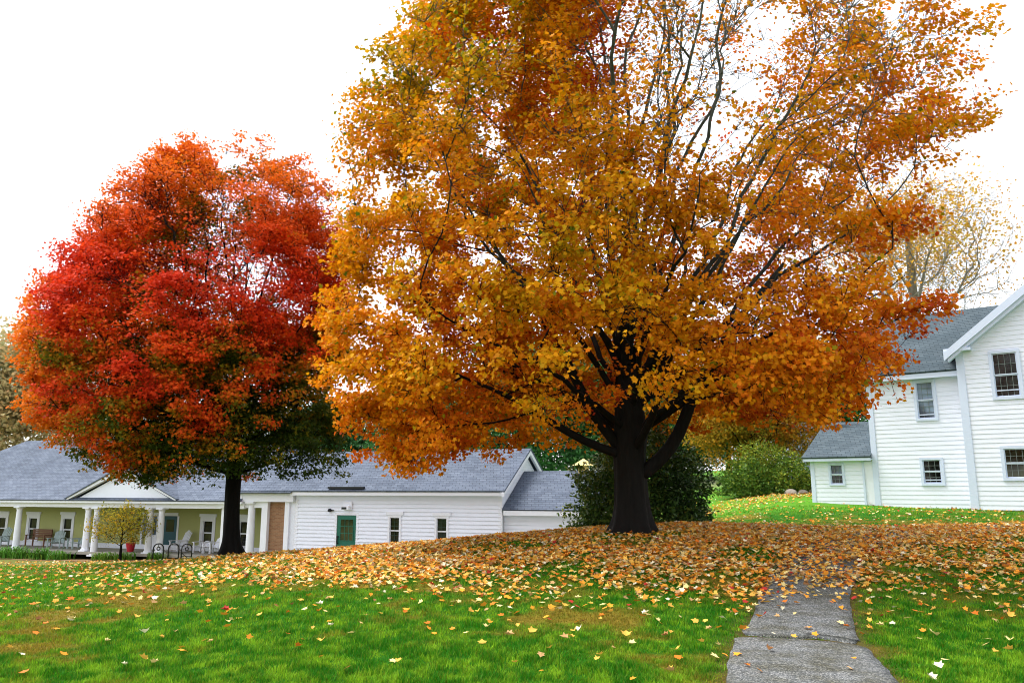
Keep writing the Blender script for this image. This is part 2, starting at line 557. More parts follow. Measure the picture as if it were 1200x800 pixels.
tan = (np.exp(-((fx - 15.5) / 9) ** 2 - ((fy - 70) / 10) ** 2) * sstep(0.3, 0.6, fbm(fx / 4, fy / 4)))[:, None]
gcol = gcol * (1 - tan) + np.array((0.24, 0.2, 0.15)) * tan
idx = np.arange(len(gx) * len(gy)).reshape(len(gy), len(gx))
gf = np.stack([idx[:-1, :-1].ravel(), idx[:-1, 1:].ravel(), idx[1:, 1:].ravel(), idx[1:, :-1].ravel()], 1)
lawn = link_mesh("lawn_ground", np_mesh("lawn_ground", np.c_[fx, fy, GZ.ravel()], gf, gcol, True), M['ground'])
tag(lawn, "grassy lawn falling away to the left and rising to the white house", "lawn", kind='structure')

def ribbon(name, i0, i1, label, lift=0.03, jag=0.03, seed=0):
    """asphalt slab with ragged edges, following the ground"""
    P = PD[i0:i1]; n = len(P)
    r = np.random.default_rng(seed)
    d = np.gradient(P[:, :2], axis=0); d /= np.linalg.norm(d, axis=1)[:, None]
    s = np.c_[d[:, 1], -d[:, 0]]
    ends = np.minimum(np.arange(n), np.arange(n)[::-1]) * 0.12
    P = P.copy()
    rnd = 1 - 0.10 * np.clip(1 - ends / 0.25, 0, 1) ** 2
    K = 13; rows = []
    for k in range(K):
        f = (k / (K - 1)) * 2 - 1
        off = P[:, 2] * f * rnd
        if k in (0, K - 1):
            off = off + np.sign(f) * (fbm(np.arange(n) * 0.8 + k, np.full(n, seed * 3.1), 4) - 0.5) * 3 * jag
        bend = (-0.07 * f * f + 0.05 * math.sin(2.1 * f + 0.6)) * np.clip(1 - ends / 0.4, 0, 1) + (0.15 + 0.03 * math.sin(5 * f)) * (seed == 2) * np.clip(1 - np.arange(n) / 6.0, 0, 1)
        xy = P[:, :2] + s * off[:, None] + d * bend[:, None]
        rows.append(xy)
    R = np.array(rows)                              # K,n,2
    zc = H(R[:, :, 0], R[:, :, 1]) + lift - 0.012 * np.abs(np.linspace(-1, 1, K))[:, None] ** 4
    V = np.concatenate([R, zc[:, :, None]], 2).reshape(-1, 3)
    ii = np.arange(K * n).reshape(K, n)
    F = np.stack([ii[:-1, :-1].ravel(), ii[:-1, 1:].ravel(), ii[1:, 1:].ravel(), ii[1:, :-1].ravel()], 1)[:, ::-1]
    rim = np.concatenate([ii[0, :], ii[1:, -1], ii[-1, -2::-1], ii[-2:0:-1, 0]])
    low = V[rim].copy(); low[:, 2] -= 0.16
    b = len(V); V = np.r_[V, low]; m = len(rim)
    q = np.arange(m); w = (q + 1) % m
    F = np.r_[F, np.stack([rim[q], rim[w], b + w, b + q], 1)]
    o = link_mesh(name, np_mesh(name, V, F, None, False), M['asphalt'])
    tag(o, label, "path", kind='structure')
    return o
_near_end = int(np.argmin(np.abs(PD[:, 1] - 8.98)))
ribbon("asphalt_path", 0, _near_end, "nearest grey asphalt path slab at the bottom edge", 0.045, 0.018, 1)
ribbon("asphalt_path", _near_end, len(PD), "grey asphalt path beyond the crack curving right under leaves", 0.024, 0.022, 2)

# ------------------------------------------------------------------ buildings
class Bld:
    def __init__(self, name, px, py, ang, zb, label, cat):
        self.e = empty(name, (px, py, zb), -math.radians(ang))
        tag(self.e, label, cat)
        self.off = (0, 0, -zb)
    def part(self, mb, name, mat, smooth=False, parent=None):
        if parent is not None:
            return mb.build(name, mat, parent, None, smooth)
        return mb.build(name, mat, self.e, self.off, smooth)

def clapboards(mb, z0, z1, y, xr, openings=(), pitch=0.15, out=0.016):
    """lapped boards facing -y; xr(z) gives the wall's left and right end at a height; openings (x0,x1,z0,z1) stay open"""
    nrow = int(math.ceil((z1 - z0) / pitch))
    for k in range(nrow):
        a, b = z0 + k * pitch, min(z0 + (k + 1) * pitch, z1)
        cuts = sorted({a, b} | {z for o in openings for z in o[2:4] if a < z < b})
        for c0, c1 in zip(cuts[:-1], cuts[1:]):
            mid = (c0 + c1) / 2
            la, ra = xr(c0); lb, rb = xr(c1)
            segs = [(None, None)]
            hs_ = sorted((o[0], o[1]) for o in openings if o[2] < mid < o[3])
            edges = [None]
            for h in hs_: edges += [h[0], h[1]]
            edges.append(None)
            y0 = y - out * (1 - (c0 - a) / pitch); y1 = y - out * (1 - (c1 - a) / pitch) * 1.0
            for i in range(0, len(edges), 2):
                l0 = la if edges[i] is None else edges[i]; l1 = lb if edges[i] is None else edges[i]
                r0 = ra if edges[i + 1] is None else edges[i + 1]; r1 = rb if edges[i + 1] is None else edges[i + 1]
                if r0 - l0 < 0.01: continue
                mb.face([(l0, y0, c0), (r0, y0, c0), (r1, y1, c1), (l1, y1, c1)])
                if c0 == a:
                    mb.face([(l0, y + 0.004, c0), (r0, y + 0.004, c0), (r0, y0, c0), (l0, y0, c0)])

def slab(mb, pts, th):
    """roof plane with thickness; pts in order"""
    p = [Vector(q) for q in pts]
    n = (p[1] - p[0]).cross(p[2] - p[0]).normalized()
    if n.z < 0: n = -n
    mb.prism([tuple(q - n * th) for q in p], tuple(n * th))

def window(b, x0, x1, z0, z1, y, cols=3, rows=3, casing=0.10, hood=0.0, open_lower=0.0, pane='pane', split=0.5, muntin=True, sill=True, mat='trim', lower_pane=None, dark_muntin=False):
    c = MB(); w = casing
    yo = y - 0.045
    c.box(x0 - w, x0, yo, y + 0.08, z0, z1); c.box(x1, x1 + w, yo, y + 0.08, z0, z1)
    c.box(x0 - w, x1 + w, yo - 0.002, y + 0.08, z1, z1 + w)
    if hood: c.box(x0 - w - hood, x1 + w + hood, yo - 0.03, y + 0.08, z1 + w, z1 + w + 0.16)
    if sill: c.box(x0 - w - 0.03, x1 + w + 0.03, yo - 0.05, y + 0.08, z0 - 0.06, z0)
    else: c.box(x0 - w, x1 + w, yo - 0.002, y + 0.08, z0 - w, z0)
    win = b.part(c, "window", M[mat])
    zm = z0 + (z1 - z0) * split
    f = MB(); mu = MB(); t = 0.028 if dark_muntin else 0.035
    for (a, d, yy) in ((zm, z1, y + 0.01), (z0, zm, y + 0.035)):
        f.box(x0, x0 + t, yy - 0.015, yy + 0.02, a, d); f.box(x1 - t, x1, yy - 0.015, yy + 0.02, a, d)
        f.box(x0 + t, x1 - t, yy - 0.013, yy + 0.02, d - t, d); f.box(x0 + t, x1 - t, yy - 0.013, yy + 0.02, a, a + t)
        if muntin:
            for i in range(1, cols):
                x = x0 + (x1 - x0) * i / cols
                mu.box(x - 0.007, x + 0.007, yy - 0.006, yy + 0.012, a + t, d - t)
            for j in range(1, rows):
                z = a + (d - a) * j / rows
                mu.box(x0 + t, x1 - t, yy - 0.005, yy + 0.012, z - 0.007, z + 0.007)
    if open_lower:
        f.box(x0 + t, x1 - t, y - 0.012, y + 0.02, z0 + open_lower, z0 + open_lower + t)
    f.build("sash", M[mat], win)
    if mu.v: mu.build("muntin", M['dark_muntin' if dark_muntin else 'muntin'], win)
    g = MB(); g.box(x0 + 0.004, x1 - 0.004, y + 0.062, y + 0.075, zm, z1 - 0.004)
    g.build("pane", M[pane], win)
    g = MB(); g.box(x0 + 0.004, x1 - 0.004, y + 0.064, y + 0.077, z0 + 0.004, zm - 0.002)
    g.build("pane", M[lower_pane or pane], win)
    return win

# --- long white clapboard building in the middle
B = Bld("clapboard_building", -7.36, 38.0, 20, -1.9, "low white clapboard building with green door, narrow windows and lower wing", "building")
ops = [(-1.04, 0.02, -1.75, 0.36), (1.80, 2.30, -0.92, 0.29), (4.20, 4.70, -0.90, 0.28)]
w = MB()
clapboards(w, -1.9, 1.36, 0, lambda z: (-3.35, 7.33), ops, 0.175, 0.04)
w.box(-3.38, 7.34, 0.09, 6.6, -1.95, 1.36)
# right gable end: boards as a plain lapped triangle facing +x
for k in range(17):
    z = 1.36 + k * 0.125
    def yy(zz): return 0.09 + (zz - 1.36) / 0.58, 6.5 - (zz - 1.36) / 0.58
    a0, a1 = yy(z); c0, c1 = yy(min(z + 0.125, 3.36))
    if a1 - a0 < 0.1: break
    w.face([(7.36, a0, z), (7.36, a1, z), (7.343, c1, z + 0.125), (7.343, c0, z + 0.125)])
B.part(w, "wall", M['clap'])
r = MB()
slab(r, [(-6.6, -0.42, 1.50), (7.62, -0.42, 1.50), (7.62, 3.30, 3.52), (-6.6, 3.30, 3.52)], 0.07)
slab(r, [(-6.6, 3.30, 3.52), (7.62, 3.30, 3.52), (7.62, 7.0, 1.50), (-6.6, 7.0, 1.50)], 0.07)
B.part(r, "roof", M['roof'])
t = MB()
t.box(-3.5, 7.5, -0.36, -0.33, 1.28, 1.455); t.box(-3.45, 7.48, -0.33, 0.085, 1.36, 1.40)     # fascia, soffit
t.prism([(7.50, -0.43, 1.24), (7.50, -0.43, 1.42), (7.50, 3.3, 3.44), (7.50, 3.3, 3.22)], (0.10, 0, 0))     # rakes
t.prism([(7.50, 7.0, 1.24), (7.50, 7.0, 1.42), (7.50, 3.3, 3.44), (7.50, 3.3, 3.22)], (0.10, 0, 0))
slab(t, [(7.37, -0.40, 1.425), (7.505, -0.40, 1.425), (7.505, 3.3, 3.44), (7.37, 3.3, 3.44)], 0.03); slab(t, [(7.37, 7.0, 1.425), (7.505, 7.0, 1.425), (7.505, 3.3, 3.44), (7.37, 3.3, 3.44)], 0.03)
t.box(7.2, 7.375, -0.028, 0.15, -1.9, 1.36); t.box(-3.42, -3.24, -0.028, 0.15, -1.9, 1.36)     # corner boards
t.box(-1.16, -1.04, -0.03, 0.06, -1.8, 0.36); t.box(0.02, 0.14, -0.03, 0.06, -1.8, 0.36); t.box(-1.16, 0.14, -0.032, 0.06, 0.36, 0.48)
B.part(t, "trim", M['trim'])
d = MB()
d.box(-1.02, 0.0, 0.0, 0.06, -1.75, 0.34)
d.box(-0.86, -0.16, -0.012, 0.0, -1.55, -1.0)
dr = B.part(d, "door", M['door'])
g = MB(); g.box(-0.82, -0.15, -0.008, -0.001, -0.80, 0.16); g.build("pane", M['pane_green'], dr)
mt = MB()
for x in (-0.595, -0.375): mt.box(x - 0.012, x + 0.012, -0.02, -0.009, -0.80, 0.16)
for z in (-0.48, -0.16): mt.box(-0.82, -0.15, -0.021, -0.0095, z - 0.012, z + 0.012)
for (a, bb, c, dd) in ((-0.85, -0.82, -0.83, 0.19), (-0.15, -0.12, -0.83, 0.19)): mt.box(a, bb, -0.02, -0.001, c, dd)
for z in (-0.83, 0.16): mt.box(-0.82, -0.15, -0.019, -0.001, z, z + 0.03)
mt.build("muntin", M['door'], dr)
hd = MB(); hd.tube([(-0.96, -0.06, -0.95), (-0.96, -0.07, -0.8), (-0.96, -0.06, -0.62)], 0.028, 8); hd.box(-0.99, -0.93, -0.06, 0.0, -0.98, -0.92); hd.box(-0.99, -0.93, -0.06, 0.0, -0.66, -0.6); hd.build("handle", M['black'], dr)
window(B, 1.80, 2.30, -0.92, 0.29, 0, 2, 3, 0.10, 0.10, dark_muntin=True)
window(B, 4.20, 4.70, -0.90, 0.28, 0, 2, 3, 0.10, 0.10, dark_muntin=True)
l = MB(); l.box(-0.66, -0.22, -0.10, -0.017, 0.62, 0.98); l.box(-0.70, -0.30, -0.24, -0.10, 0.62, 0.80); B.part(l, "wall_lamp", M['trim'])
l = MB(); l.box(-0.67, -0.42, -0.26, -0.242, 0.64, 0.74); B.part(l, "lamp_lens", M['black'])
l = MB(); l.lathe(-1.42, -0.10, [(0.03, 0.50), (0.085, 0.53), (0.09, 0.60), (0.05, 0.66)], 12); l.box(-1.40, -1.20, -0.05, -0.016, 0.55, 0.60); B.part(l, "security_camera", M['black'])
l = MB(); l.bar((-1.4, -0.30, 1.64), (0.55, -0.30, 1.64), 0.16, 0.09); B.part(l, "roof_vent", M['black'])
# wing
w = MB(); clapboards(w, -1.2, 0.56, 0.25, lambda z: (7.38, 11.9), (), 0.175, 0.04)
w.box(7.38, 11.92, 0.28, 5.6, -1.3, 0.6)
B.part(w, "wall", M['clap'])
r = MB()
slab(r, [(7.38, -0.08, 0.70), (12.2, -0.08, 0.70), (12.2, 2.95, 2.42), (7.38, 2.95, 2.42)], 0.06)
slab(r, [(7.38, 2.95, 2.42), (12.2, 2.95, 2.42), (12.2, 6.0, 0.70), (7.38, 6.0, 0.70)], 0.06)
B.part(r, "roof", M['roof'])
t = MB(); t.box(7.45, 12.1, -0.06, -0.03, 0.44, 0.64); t.box(7.45, 12.1, -0.03, 0.25, 0.56, 0.59); t.box(11.75, 11.95, 0.22, 0.4, -1.2, 0.56)
B.part(t, "trim", M['trim'])
c = MB(); c.box(10.13, 10.53, 2.75, 3.15, 2.3, 2.66)
cu = B.part(c, "cupola", M['yellow'])
c = MB(); c.v = [(9.90, 2.52, 2.66), (10.76, 2.52, 2.66), (10.76, 3.38, 2.66), (9.90, 3.38, 2.66), (10.33, 2.95, 2.99)]
c.f = [(3, 2, 1, 0), (0, 1, 4), (1, 2, 4), (2, 3, 4), (3, 0, 4)]
c.build("cupola_roof", M['yellow'], cu)

# --- long porch building on the left
B = Bld("porch_building", -7.36, 38.0, 20, -2.1, "long sage green building with white columned porch, pediment and blue grey hip roof", "building")
YW = 2.4
wx = [(-26.6, -25.9), (-23.95, -23.30), (-21.20, -20.55), (-10.98, -10.36), (-8.55, -7.95)]
ops = [(a, bb, -1.42, -0.12) for a, bb in wx] + [(-15.3, -12.75, -1.7, 0.25)]
w = MB()
clapboards(w, -1.7, 1.0, YW, lambda z: (-31.6, -5.6), ops, 0.11, 0.012)
w.box(-31.6, -5.55, YW + 0.09, YW + 6.2, -1.9, 2.1)
B.part(w, "wall", M['sage'])
fl = MB(); fl.box(-31.8, -5.6, -0.25, YW - 0.02, -1.86, -1.72)
B.part(fl, "porch_floor", M['concrete'])
fl = MB(); fl.box(-31.5, -6.6, YW - 0.06, YW - 0.02, -1.72, -1.46); B.part(fl, "baseboard", M['trim'])
cl = MB(); cl.box(-31.8, -5.6, 0.12, YW - 0.02, 0.70, 0.74); B.part(cl, "porch_ceiling", M['ceiling_paint'])
bm = MB(); bm.box(-31.9, -6.35, -0.16, 0.16, 0.60, 0.90); bm.box(-31.95, -6.35, -0.40, -0.19, 0.84, 0.96); bm.box(-31.95, -6.35, -0.188, 0.16, 0.902, 0.93)
B.part(bm, "porch_beam", M['trim'])
r = MB()
slab(r, [(-32.0, -0.46, 1.0), (-6.4, -0.46, 1.0), (-6.4, 2.05, 2.20), (-32.0, 2.05, 2.20)], 0.06)
B.part(r, "porch_roof", M['roof'])
r = MB()
A0, A1, C0, C1 = (-33.0, 2.0, 2.17), (-5.2, 2.0, 2.17), (-33.0, 9.2, 2.17), (-5.2, 9.2, 2.17)
R0, R1 = (-28.6, 5.3, 4.72), (-9.0, 5.3, 4.72)
r.face([A0, A1, R1, R0]); r.face([C1, C0, R0, R1]); r.face([C0, A0, R0]); r.face([A1, C1, R1]); r.face([A0, C0, C1, A1])
B.part(r, "main_roof", M['roof'])
# pediment gable over the entrance
pz = MB()
clapboards(pz, 1.0, 2.55, -0.20, lambda z: (-17.5 + (z - 1.0) / 0.435, -10.8 - (z - 1.0) / 0.435), (), 0.11, 0.012)
B.part(pz, "pediment", M['clap'])
t = MB()
for s in (-1, 1):
    xe = -14.15 + s * 3.75
    t.prism([(xe, -0.44, 0.97), (xe, -0.44, 1.09), (-14.15, -0.44, 2.74), (-14.15, -0.44, 2.52)], (0, 0.24, 0))
B.part(t, "raking_cornice", M['trim'])
r = MB()
slab(r, [(-18.0, -0.5, 1.08), (-14.15, -0.5, 2.78), (-14.15, 3.2, 2.78), (-18.0, 0.0, 1.08)], 0.05)
slab(r, [(-10.3, -0.5, 1.08), (-14.15, -0.5, 2.78), (-14.15, 3.2, 2.78), (-10.3, 0.0, 1.08)], 0.05)
B.part(r, "pediment_roof", M['roof'])
def column(x, rr=0.17, z0=-1.72, z1=0.60, y=0.0):
    c = MB()
    c.box(x - rr * 1.35, x + rr * 1.35, y - rr * 1.35, y + rr * 1.35, z0, z0 + 0.07)
    c.lathe(x, y, [(rr * 1.3, z0 + 0.071), (rr * 1.3, z0 + 0.13), (rr * 1.02, z0 + 0.16), (rr, z0 + 0.8), (rr * 0.84, z1 - 0.17), (rr * 1.0, z1 - 0.15), (rr * 0.95, z1 - 0.12), (rr * 1.25, z1 - 0.07)], 20)
    c.box(x - rr * 1.3, x + rr * 1.3, y - rr * 1.3, y + rr * 1.3, z1 - 0.07, z1)
    return B.part(c, "column", M['trim'], False)
for x in (-29.0, -25.3, -21.85, -16.7, -12.38): column(x)
column(-16.02, y=-0.05, z0=-1.95); column(-11.64)
column(-5.98, 0.2, -1.75, 0.95)
t = MB(); t.box(-7.75, -7.58, -0.09, 0.09, -1.72, 0.60); B.part(t, "post", M['trim'])
for i, (a, bb) in enumerate(wx): window(B, a, bb, -1.42, -0.12, YW, 1, 1, 0.2, 0.06, pane='pane', lower_pane='pane_green' if i in (2, 3) else 'pane')
# entrance: teal double door, white sidelight
dm = MB(); dm.box(-13.75, -12.8, YW + 0.0, YW + 0.06, -1.7, 0.1)
dr = B.part(dm, "door", M['teal'])
g = MB(); g.box(-13.55, -13.0, YW - 0.012, YW - 0.002, -0.75, -0.08); g.build("pane", M['pane'], dr)
t = MB(); t.box(-14.9, -13.8, YW - 0.02, YW + 0.06, -1.7, -0.95); t.box(-15.3, -12.75, YW - 0.03, YW + 0.06, 0.1, 0.28)
t.box(-15.32, -15.2, YW - 0.03, YW + 0.06, -1.7, 0.1); t.box(-12.78, -12.66, YW - 0.03, YW + 0.06, -1.7, 0.1)
for x in (-14.9, -14.55, -14.2, -13.85): t.box(x, x + 0.06, YW - 0.035, YW + 0.05, -0.95, 0.1)
B.part(t, "door_frame", M['trim'])
g = MB(); g.box(-15.2, -13.8, YW + 0.055, YW + 0.075, -0.95, 0.1); B.part(g, "pane", M['pane_blue'])
# raised link with the brick panel on the right
t = MB()
t.box(-6.40, -3.44, -0.22, 0.2, 0.96, 1.38)
t.prism([(-7.75, -0.24, 0.62), (-7.75, -0.24, 0.98), (-6.40, -0.24, 1.38), (-6.40, -0.24, 0.96)], (0, 0.3, 0))
t.box(-6.40, -5.0, -0.05, 0.14, 0.66, 0.96)
t.box(-5.32, -4.97, -0.10, 0.22, -1.75, 0.96)
B.part(t, "trim", M['trim'])
br = MB(); br.box(-4.97, -3.70, 0.10, 0.5, -1.38, 0.96); B.part(br, "brick_wall", M['brick'])
br = MB(); br.box(-5.0, -3.6, 0.07, 0.52, -1.9, -1.38); B.part(br, "footing", M['concrete'])
t = MB(); t.box(-3.95, -3.70, -0.12, 0.095, -1.8, 0.96); B.part(t, "pilaster", M['trim'])
t = MB(); t.box(-3.70, -3.43, -0.02, 0.3, -1.8, 0.96); B.part(t, "side_panel", M['clap'])
r = MB(); slab(r, [(-7.2, -0.5, 1.42), (-3.42, -0.5, 1.42), (-3.42, 2.4, 3.0), (-7.2, 2.4, 3.0)], 0.06); B.part(r, "link_roof", M['roof'])

# --- white two storey house on the right
HX, HY, HA = 15.789, 27.5, 38
B = Bld("white_house", HX, HY, HA, 0.6, "white two storey clapboard house with grey roofs and a small side shed", "house")
apex = (4.6, 10.1)
ops = [(1.06, 1.78, 4.68, 6.18), (1.10, 1.78, 1.95, 2.92), (3.9, 4.62, 4.68, 6.18), (3.9, 4.6, 1.95, 2.92), (6.9, 7.6, 4.68, 6.18), (6.9, 7.6, 1.95, 2.92)]
w = MB()
clapboards(w, 0.89, 6.45, 0, lambda z: (0.0, 9.2), ops, 0.16, 0.013)
clapboards(w, 6.45, 10.0, 0, lambda z: (0.0 + (z - 6.45) / 0.79, 9.2 - (z - 6.45) / 0.79), (), 0.16, 0.013)
w.box(0.0, 9.2, 0.09, 10, 0.85, 6.45)
w.prism([(0.0, 0.09, 6.45), (9.2, 0.09, 6.45), (4.6, 0.09, 10.05)], (0, 9.9, 0))
B.part(w, "wall", M['clap'])
r = MB()
slab(r, [(-0.42, -0.28, 6.28), (-0.42, 10.3, 6.28), (4.6, 10.3, 10.22), (4.6, -0.28, 10.22)], 0.09)
slab(r, [(9.62, -0.28, 6.28), (9.62, 10.3, 6.28), (4.6, 10.3, 10.22), (4.6, -0.28, 10.22)], 0.09)
B.part(r, "roof", M['roof_dark'])
t = MB()
for s in (-1, 1):
    xe = 4.6 + s * 4.96
    t.prism([(xe, -0.345, 6.04), (xe, -0.345, 6.33), (4.6, -0.345, 10.24), (4.6, -0.345, 9.92)], (0, 0.06, 0))
    t.prism([(xe - s * 0.12, -0.28, 6.0), (xe - s * 0.12, -0.28, 6.12), (4.6, -0.28, 9.98), (4.6, -0.28, 9.74)], (0, 0.24, 0))
    x0, x1 = sorted((xe, xe - s * 0.85))
    t.box(x0, x1, -0.30, -0.02, 6.36, 6.46)                                                   # eave returns
t.box(-0.04, 0.20, -0.035, 0.2, 0.89, 6.36); t.box(9.0, 9.24, -0.035, 0.2, 0.89, 6.36)
B.part(t, "trim", M['trimblue'])
f = MB(); f.box(0.05, 9.15, 0.05, 9.9, 0.2, 0.86); B.part(f, "foundation", M['concrete'])
for x in (1.06, 3.9, 6.9): window(B, x, x + 0.72, 4.68, 6.18, 0, 4, 2, 0.1, 0, 0.20, 'pane', 0.5, True, False, 'trimblue')
for x in (1.10, 3.9, 6.9): window(B, x, x + 0.70, 1.95, 2.92, 0, 4, 2, 0.1, 0, 0, 'pane_green', 0.5, True, False, 'trimblue')
# middle block
ops = [(-1.52, -0.96, 4.12, 5.46), (-1.53, -0.95, 1.79, 2.62)]
w = MB()
clapboards(w, 0.90, 5.75, 0.6, lambda z: (-3.22, -0.045), ops, 0.16, 0.013)
w.box(-3.22, -0.045, 0.69, 6.6, 0.86, 5.75)
w.prism([(-3.2, 0.69, 5.75), (-3.2, 6.5, 5.75), (-3.2, 3.6, 8.3)], (3.1, 0, 0))
B.part(w, "wall", M['clap'])
r = MB()
slab(r, [(-3.55, 0.25, 5.80), (0.6, 0.25, 5.80), (3.2, 3.6, 8.58), (-3.55, 3.6, 8.58)], 0.08)
slab(r, [(-3.55, 6.95, 5.80), (0.6, 6.95, 5.80), (3.2, 3.6, 8.58), (-3.55, 3.6, 8.58)], 0.08)
B.part(r, "roof", M['roof_dark'])
t = MB(); t.box(-3.5, -0.045, 0.30, 0.33, 5.56, 5.76); t.box(-3.4, -0.045, 0.33, 0.6, 5.62, 5.65); t.box(-3.25, -3.06, 0.565, 0.75, 0.9, 5.62)
t.prism([(-3.5, 0.30, 5.56), (-3.5, 0.30, 5.74), (-3.5, 3.6, 8.5), (-3.5, 3.6, 8.28)], (0.04, 0, 0))
B.part(t, "trim", M['trimblue'])
f = MB(); f.box(-3.18, -0.045, 0.72, 6.5, 0.3, 0.86); B.part(f, "foundation", M['concrete'])
window(B, -1.52, -0.96, 4.12, 5.46, 0.6, 3, 3, 0.09, 0, 0.12, 'pane_blue', 0.5, True, False, 'trimblue', 'pane_blue')
window(B, -1.53, -0.95, 1.79, 2.62, 0.6, 3, 2, 0.09, 0, 0.10, 'pane', 0.5, True, False, 'trimblue')
# shed
ops = [(-4.80, -4.34, 1.77, 2.51), (-3.56, -3.24, 0.95, 2.62)]
w = MB()
clapboards(w, 0.98, 2.72, 0.6, lambda z: (-5.52, -3.26), ops, 0.16, 0.013)
w.box(-5.52, -3.26, 0.69, 5.4, 0.7, 2.72)
w.prism([(-5.5, 0.69, 2.72), (-5.5, 5.3, 2.72), (-5.5, 3.0, 3.95)], (2.2, 0, 0))
B.part(w, "shed_wall", M['clap'])
r = MB()
slab(r, [(-5.78, 0.30, 2.80), (-3.24, 0.30, 2.80), (-3.24, 3.05, 4.08), (-5.78, 3.05, 4.08)], 0.06)
slab(r, [(-5.78, 5.8, 2.80), (-3.24, 5.8, 2.80), (-3.24, 3.05, 4.08), (-5.78, 3.05, 4.08)], 0.06)
B.part(r, "shed_roof", M['roof_dark'])
t = MB(); t.box(-5.74, -3.24, 0.34, 0.37, 2.64, 2.77); t.box(-5.7, -3.24, 0.37, 0.6, 2.68, 2.71); t.box(-5.55, -5.40, 0.57, 0.72, 0.98, 2.68)
t.prism([(-5.75, 0.34, 2.62), (-5.75, 0.34, 2.76), (-5.75, 3.05, 4.02), (-5.75, 3.05, 3.86)], (0.04, 0, 0))
B.part(t, "trim", M['trimblue'])
window(B, -4.80, -4.34, 1.77, 2.51, 0.6, 3, 2, 0.06, 0, 0, 'pane_blue', 0.48, True, False, 'trimblue', 'pane')
d = MB(); d.box(-3.55, -3.245, 0.60, 0.66, 0.95, 2.6); dr = B.part(d, "door", M['trim'])
t = MB(); t.box(-3.62, -3.552, 0.56, 0.66, 0.95, 2.66); B.part(t, "door_frame", M['trimblue'])
# rear ell behind the shed
w = MB(); w.box(-6.9, -3.3, 7.5, 12, 0.8, 3.5); B.part(w, "rear_wall", M['clap'])
r = MB()
slab(r, [(-7.1, 7.2, 3.4), (-3.1, 7.2, 3.4), (-3.1, 9.8, 4.75), (-7.1, 9.8, 4.75)], 0.06); slab(r, [(-7.1, 12.4, 3.4), (-3.1, 12.4, 3.4), (-3.1, 9.8, 4.75), (-7.1, 9.8, 4.75)], 0.06)
B.part(r, "rear_roof", M['roof_dark'])

# --- lilac house far behind
B = Bld("lilac_house", 21.5, 58.0, 12, 0.8, "far lilac grey house with white porch posts behind the green bush", "house")
w = MB(); clapboards(w, 1.0, 4.6, 0, lambda z: (-1.0, 6.0), [(3.2, 3.9, 2.2, 3.6)], 0.15); w.box(-1.0, 6.0, 0.09, 6, 0.9, 4.6); B.part(w, "wall", M['lilac'])
r = MB(); slab(r, [(-1.3, -2.2, 4.2), (6.3, -2.2, 4.2), (6.3, 3, 6.6), (-1.3, 3, 6.6)], 0.1); slab(r, [(-1.3, 6.5, 4.6), (6.3, 6.5, 4.6), (6.3, 3, 6.6), (-1.3, 3, 6.6)], 0.1); B.part(r, "roof", M['roof_dark'])
for x in (-0.9, 0.9, 2.9, 5.8):
    t = MB(); t.box(x - 0.09, x + 0.09, -2.0, -1.82, 0.8, 4.15); B.part(t, "porch_post", M['trim'])
t = MB(); t.box(-0.9, 5.8, -1.95, -1.88, 2.0, 2.1); B.part(t, "porch_rail", M['trim'])
window(B, 3.2, 3.9, 2.2, 3.6, 0, 2, 2, 0.1)
# ------------------------------------------------------------------ leaves
def _star(pts, c):
    return np.array([c] + pts, float), np.array([(0, 1 + i, 1 + (i + 1) % len(pts)) for i in range(len(pts))])
MAPLE_V, MAPLE_F = _star([(0, 0), (.43, .07), (.35, .29), (.55, .54), (.26, .60), (0, 1.0), (-.26, .60), (-.55, .54), (-.35, .29), (-.43, .07)], (0, .38))
MAPLE_V[:, 1] -= 0.1
FAR_V = np.array([(0, 0), (.5, .42), (.17, .52), (0, 1), (-.17, .52), (-.5, .42)], float)
FAR_F = np.array([(0, 1, 2), (0, 2, 3), (0, 3, 4), (0, 4, 5)])
OVAL_V = np.array([(0, 0), (.2, .3), (.22, .65), (0, 1), (-.22, .65), (-.2, .3)], float)
OVAL_F = np.array([(0, 1, 2), (0, 2, 3), (0, 3, 4), (0, 4, 5)])

def leaf_mesh(name, P, size, nrm, col, shape='maple', curl=0.35, r=rng):
    """one mesh of separate leaves: P positions, nrm leaf normals, col per leaf colour"""
    TV, TF = {'maple': (MAPLE_V, MAPLE_F), 'far': (FAR_V, FAR_F), 'oval': (OVAL_V, OVAL_F)}[shape]
    n = len(P)
    nrm = nrm / np.maximum(np.linalg.norm(nrm, axis=1), 1e-6)[:, None]
    d = r.normal(size=(n, 3)); d[:, 2] -= 0.25
    d -= (d * nrm).sum(1)[:, None] * nrm
    d /= np.maximum(np.linalg.norm(d, axis=1), 1e-6)[:, None]
    s = np.cross(d, nrm)
    k = r.uniform(-0.4, 1.0, n) * curl
    tx = TV[None, :, 0]; ty = TV[None, :, 1]
    tz = k[:, None] * (np.abs(tx) * 1.1 + 0.6 * (ty - 0.4) ** 2) - 0.05 * k[:, None]
    wx = (tx * r.uniform(0.75, 1.1, n)[:, None])
    V = P[:, None, :] + size[:, None, None] * (wx[:, :, None] * s[:, None, :] + ty[..., None] * d[:, None, :] + tz[:, :, None] * nrm[:, None, :])
    F = (np.arange(n) * len(TV))[:, None, None] + TF[None]
    C = np.repeat(col, len(TV), axis=0)
    return np_mesh(name, V.reshape(-1, 3), F.reshape(-1, 3), C)

def palette(t, stops):
    xs = [s[0] for s in stops]
    return np.stack([np.interp(t, xs, [s[1][i] for s in stops]) for i in range(3)], 1)

